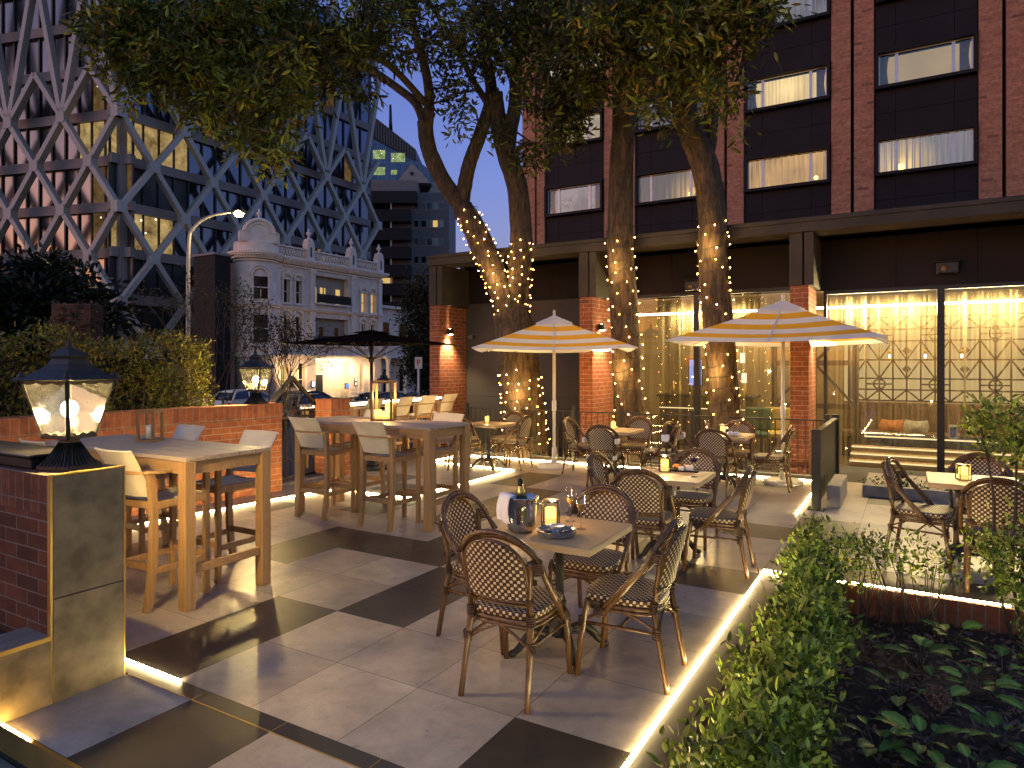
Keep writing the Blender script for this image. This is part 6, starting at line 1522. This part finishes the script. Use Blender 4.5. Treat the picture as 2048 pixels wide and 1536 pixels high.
g=MB(); rd=plain('sign_red',(.55,.04,.03),.6); g.box(-.05,-.054,2.92,-.02,-.051,3.12); g.box(-.0195,-.054,3.09,.05,-.051,3.12); g.box(-.0195,-.054,3.01,.05,-.051,3.04); g.box(.02,-.054,3.0405,.05,-.051,3.0895); g.build('letter',rd,t)
def car(label,loc,rz,paint):
    t=thing('parked_car',label,'car',loc,rz,group='cars parked along the street'); W=.86
    def loft(g,prof,ys,m=0):
        # prof: list of (x,z) closed; ys: half widths per point
        n=len(prof); b=len(g.v)
        for s_ in (-1,1):
            for (x,z),y in zip(prof,ys): g.v.append((x,s_*y,z))
        for i in range(n): g.face((b+i,b+(i+1)%n,b+n+(i+1)%n,b+n+i),m,True)
        g.face([b+i for i in range(n)],m); g.face([b+n+i for i in reversed(range(n))],m)
    low=[(-2.1,.32),(-2.14,.55),(-2.08,.82),(-1.9,.95),(-.9,.98),(.6,.97),(1.3,.90),(1.95,.78),(2.1,.60),(2.1,.35),(1.9,.24),(-1.9,.24)]
    g=MB(); loft(g,low,[.80,.84,.84,.84,.86,.86,.84,.80,.78,.78,.80,.80]); body=g.build('body',paint,t,bevel=.05,seg=3)
    cab=[(-1.95,.94),(-1.62,1.38),(-1.3,1.46),(-.2,1.48),(.25,1.38),(1.0,.96)]
    g=MB(); loft(g,cab,[.80,.62,.60,.60,.61,.80]); g.build('cabin_glass',dg,t,bevel=.03)
    g=MB(); loft(g,[(-1.66,1.385),(-1.3,1.475),(-.2,1.50),(.28,1.40),(.2,1.36),(-.2,1.45),(-1.3,1.43),(-1.6,1.34)],[.64]*8)
    for s_ in (-1,1):
        for a,b in (((-1.96,.95),(-1.6,1.4)),((-.75,.97),(-.7,1.46)),((1.02,.96),(.25,1.39))): g.bar((a[0],s_*.81,a[1]),(b[0],s_*.63,b[1]),.07,.07)
    g.build('roof_and_pillars',paint,t)
    for x in (-1.32,1.32):
        for s_ in (-1,1):
            g=MB(); g.lathe([(.18,-.1),(.30,-.1),(.32,-.06),(.32,.06),(.30,.1),(.18,.1)],20); g.v=[(x+v[0],s_*.76+v[2],.32+v[1]) for v in g.v]; wh=g.build('wheel',M['black'],t)
            g=MB(); g.lathe([(1e-5,s_*.06),(.17,s_*.095),(.18,s_*.08)],14); g.v=[(x+v[0],s_*.76+v[2],.32+v[1]) for v in g.v]; g.build('rim',M['alu'],wh)
    for s_ in (-1,1):
        g=MB(); g.box(-2.13,s_*.70-.12,.66,-2.02,s_*.70+.12,.86); g.build('tail_light',plain('tail_red',(.45,.02,.02),.3),t); g=MB(); g.box(1.98,s_*.62-.14,.60,2.1,s_*.62+.14,.74); g.build('headlight',M['alu'],t)
    g=MB(); g.box(-2.165,-.26,.55,-2.13,.26,.67); g.build('number_plate',M['white'],t)
    return t
wp=plain('white_car_paint',(.62,.62,.66),.25,var=.03,bump=0); bp=plain('black_car_paint',(.02,.02,.025),.2,bump=0); gp=plain('slate_car_paint',(.07,.075,.10),.25,bump=0)
car('white hatchback parked across the street, right one beside the small lantern',(-29.6,22.6,-1.25),R(95),wp)
car('white hatchback parked across the street, left one half behind the hedge end',(-31.6,20.3,-1.25),R(95),wp)
car('black hatchback parked behind the small lantern and the metal gate',(-25.0,23.0,-1.25),R(93),bp)
car('dark slate car seen through the arch of the metal gate',(-22.2,20.6,-1.25),R(93),gp)
car('black car parked beyond the street railing behind the tall timber lantern',(-20.4,24.2,-1.25),R(93),bp)
# ------------------------------------------------------------------ render settings
sc.view_settings.view_transform='Standard'; sc.view_settings.look='None'; sc.view_settings.exposure=0; sc.view_settings.gamma=1
sc.cycles.use_denoising=True; sc.cycles.use_light_tree=True; sc.cycles.sample_clamp_indirect=4.0; sc.cycles.max_bounces=7; sc.cycles.diffuse_bounces=3; sc.cycles.glossy_bounces=3; sc.cycles.transparent_max_bounces=16; sc.cycles.transmission_bounces=4
sc.cycles.caustics_reflective=False; sc.cycles.caustics_refractive=False
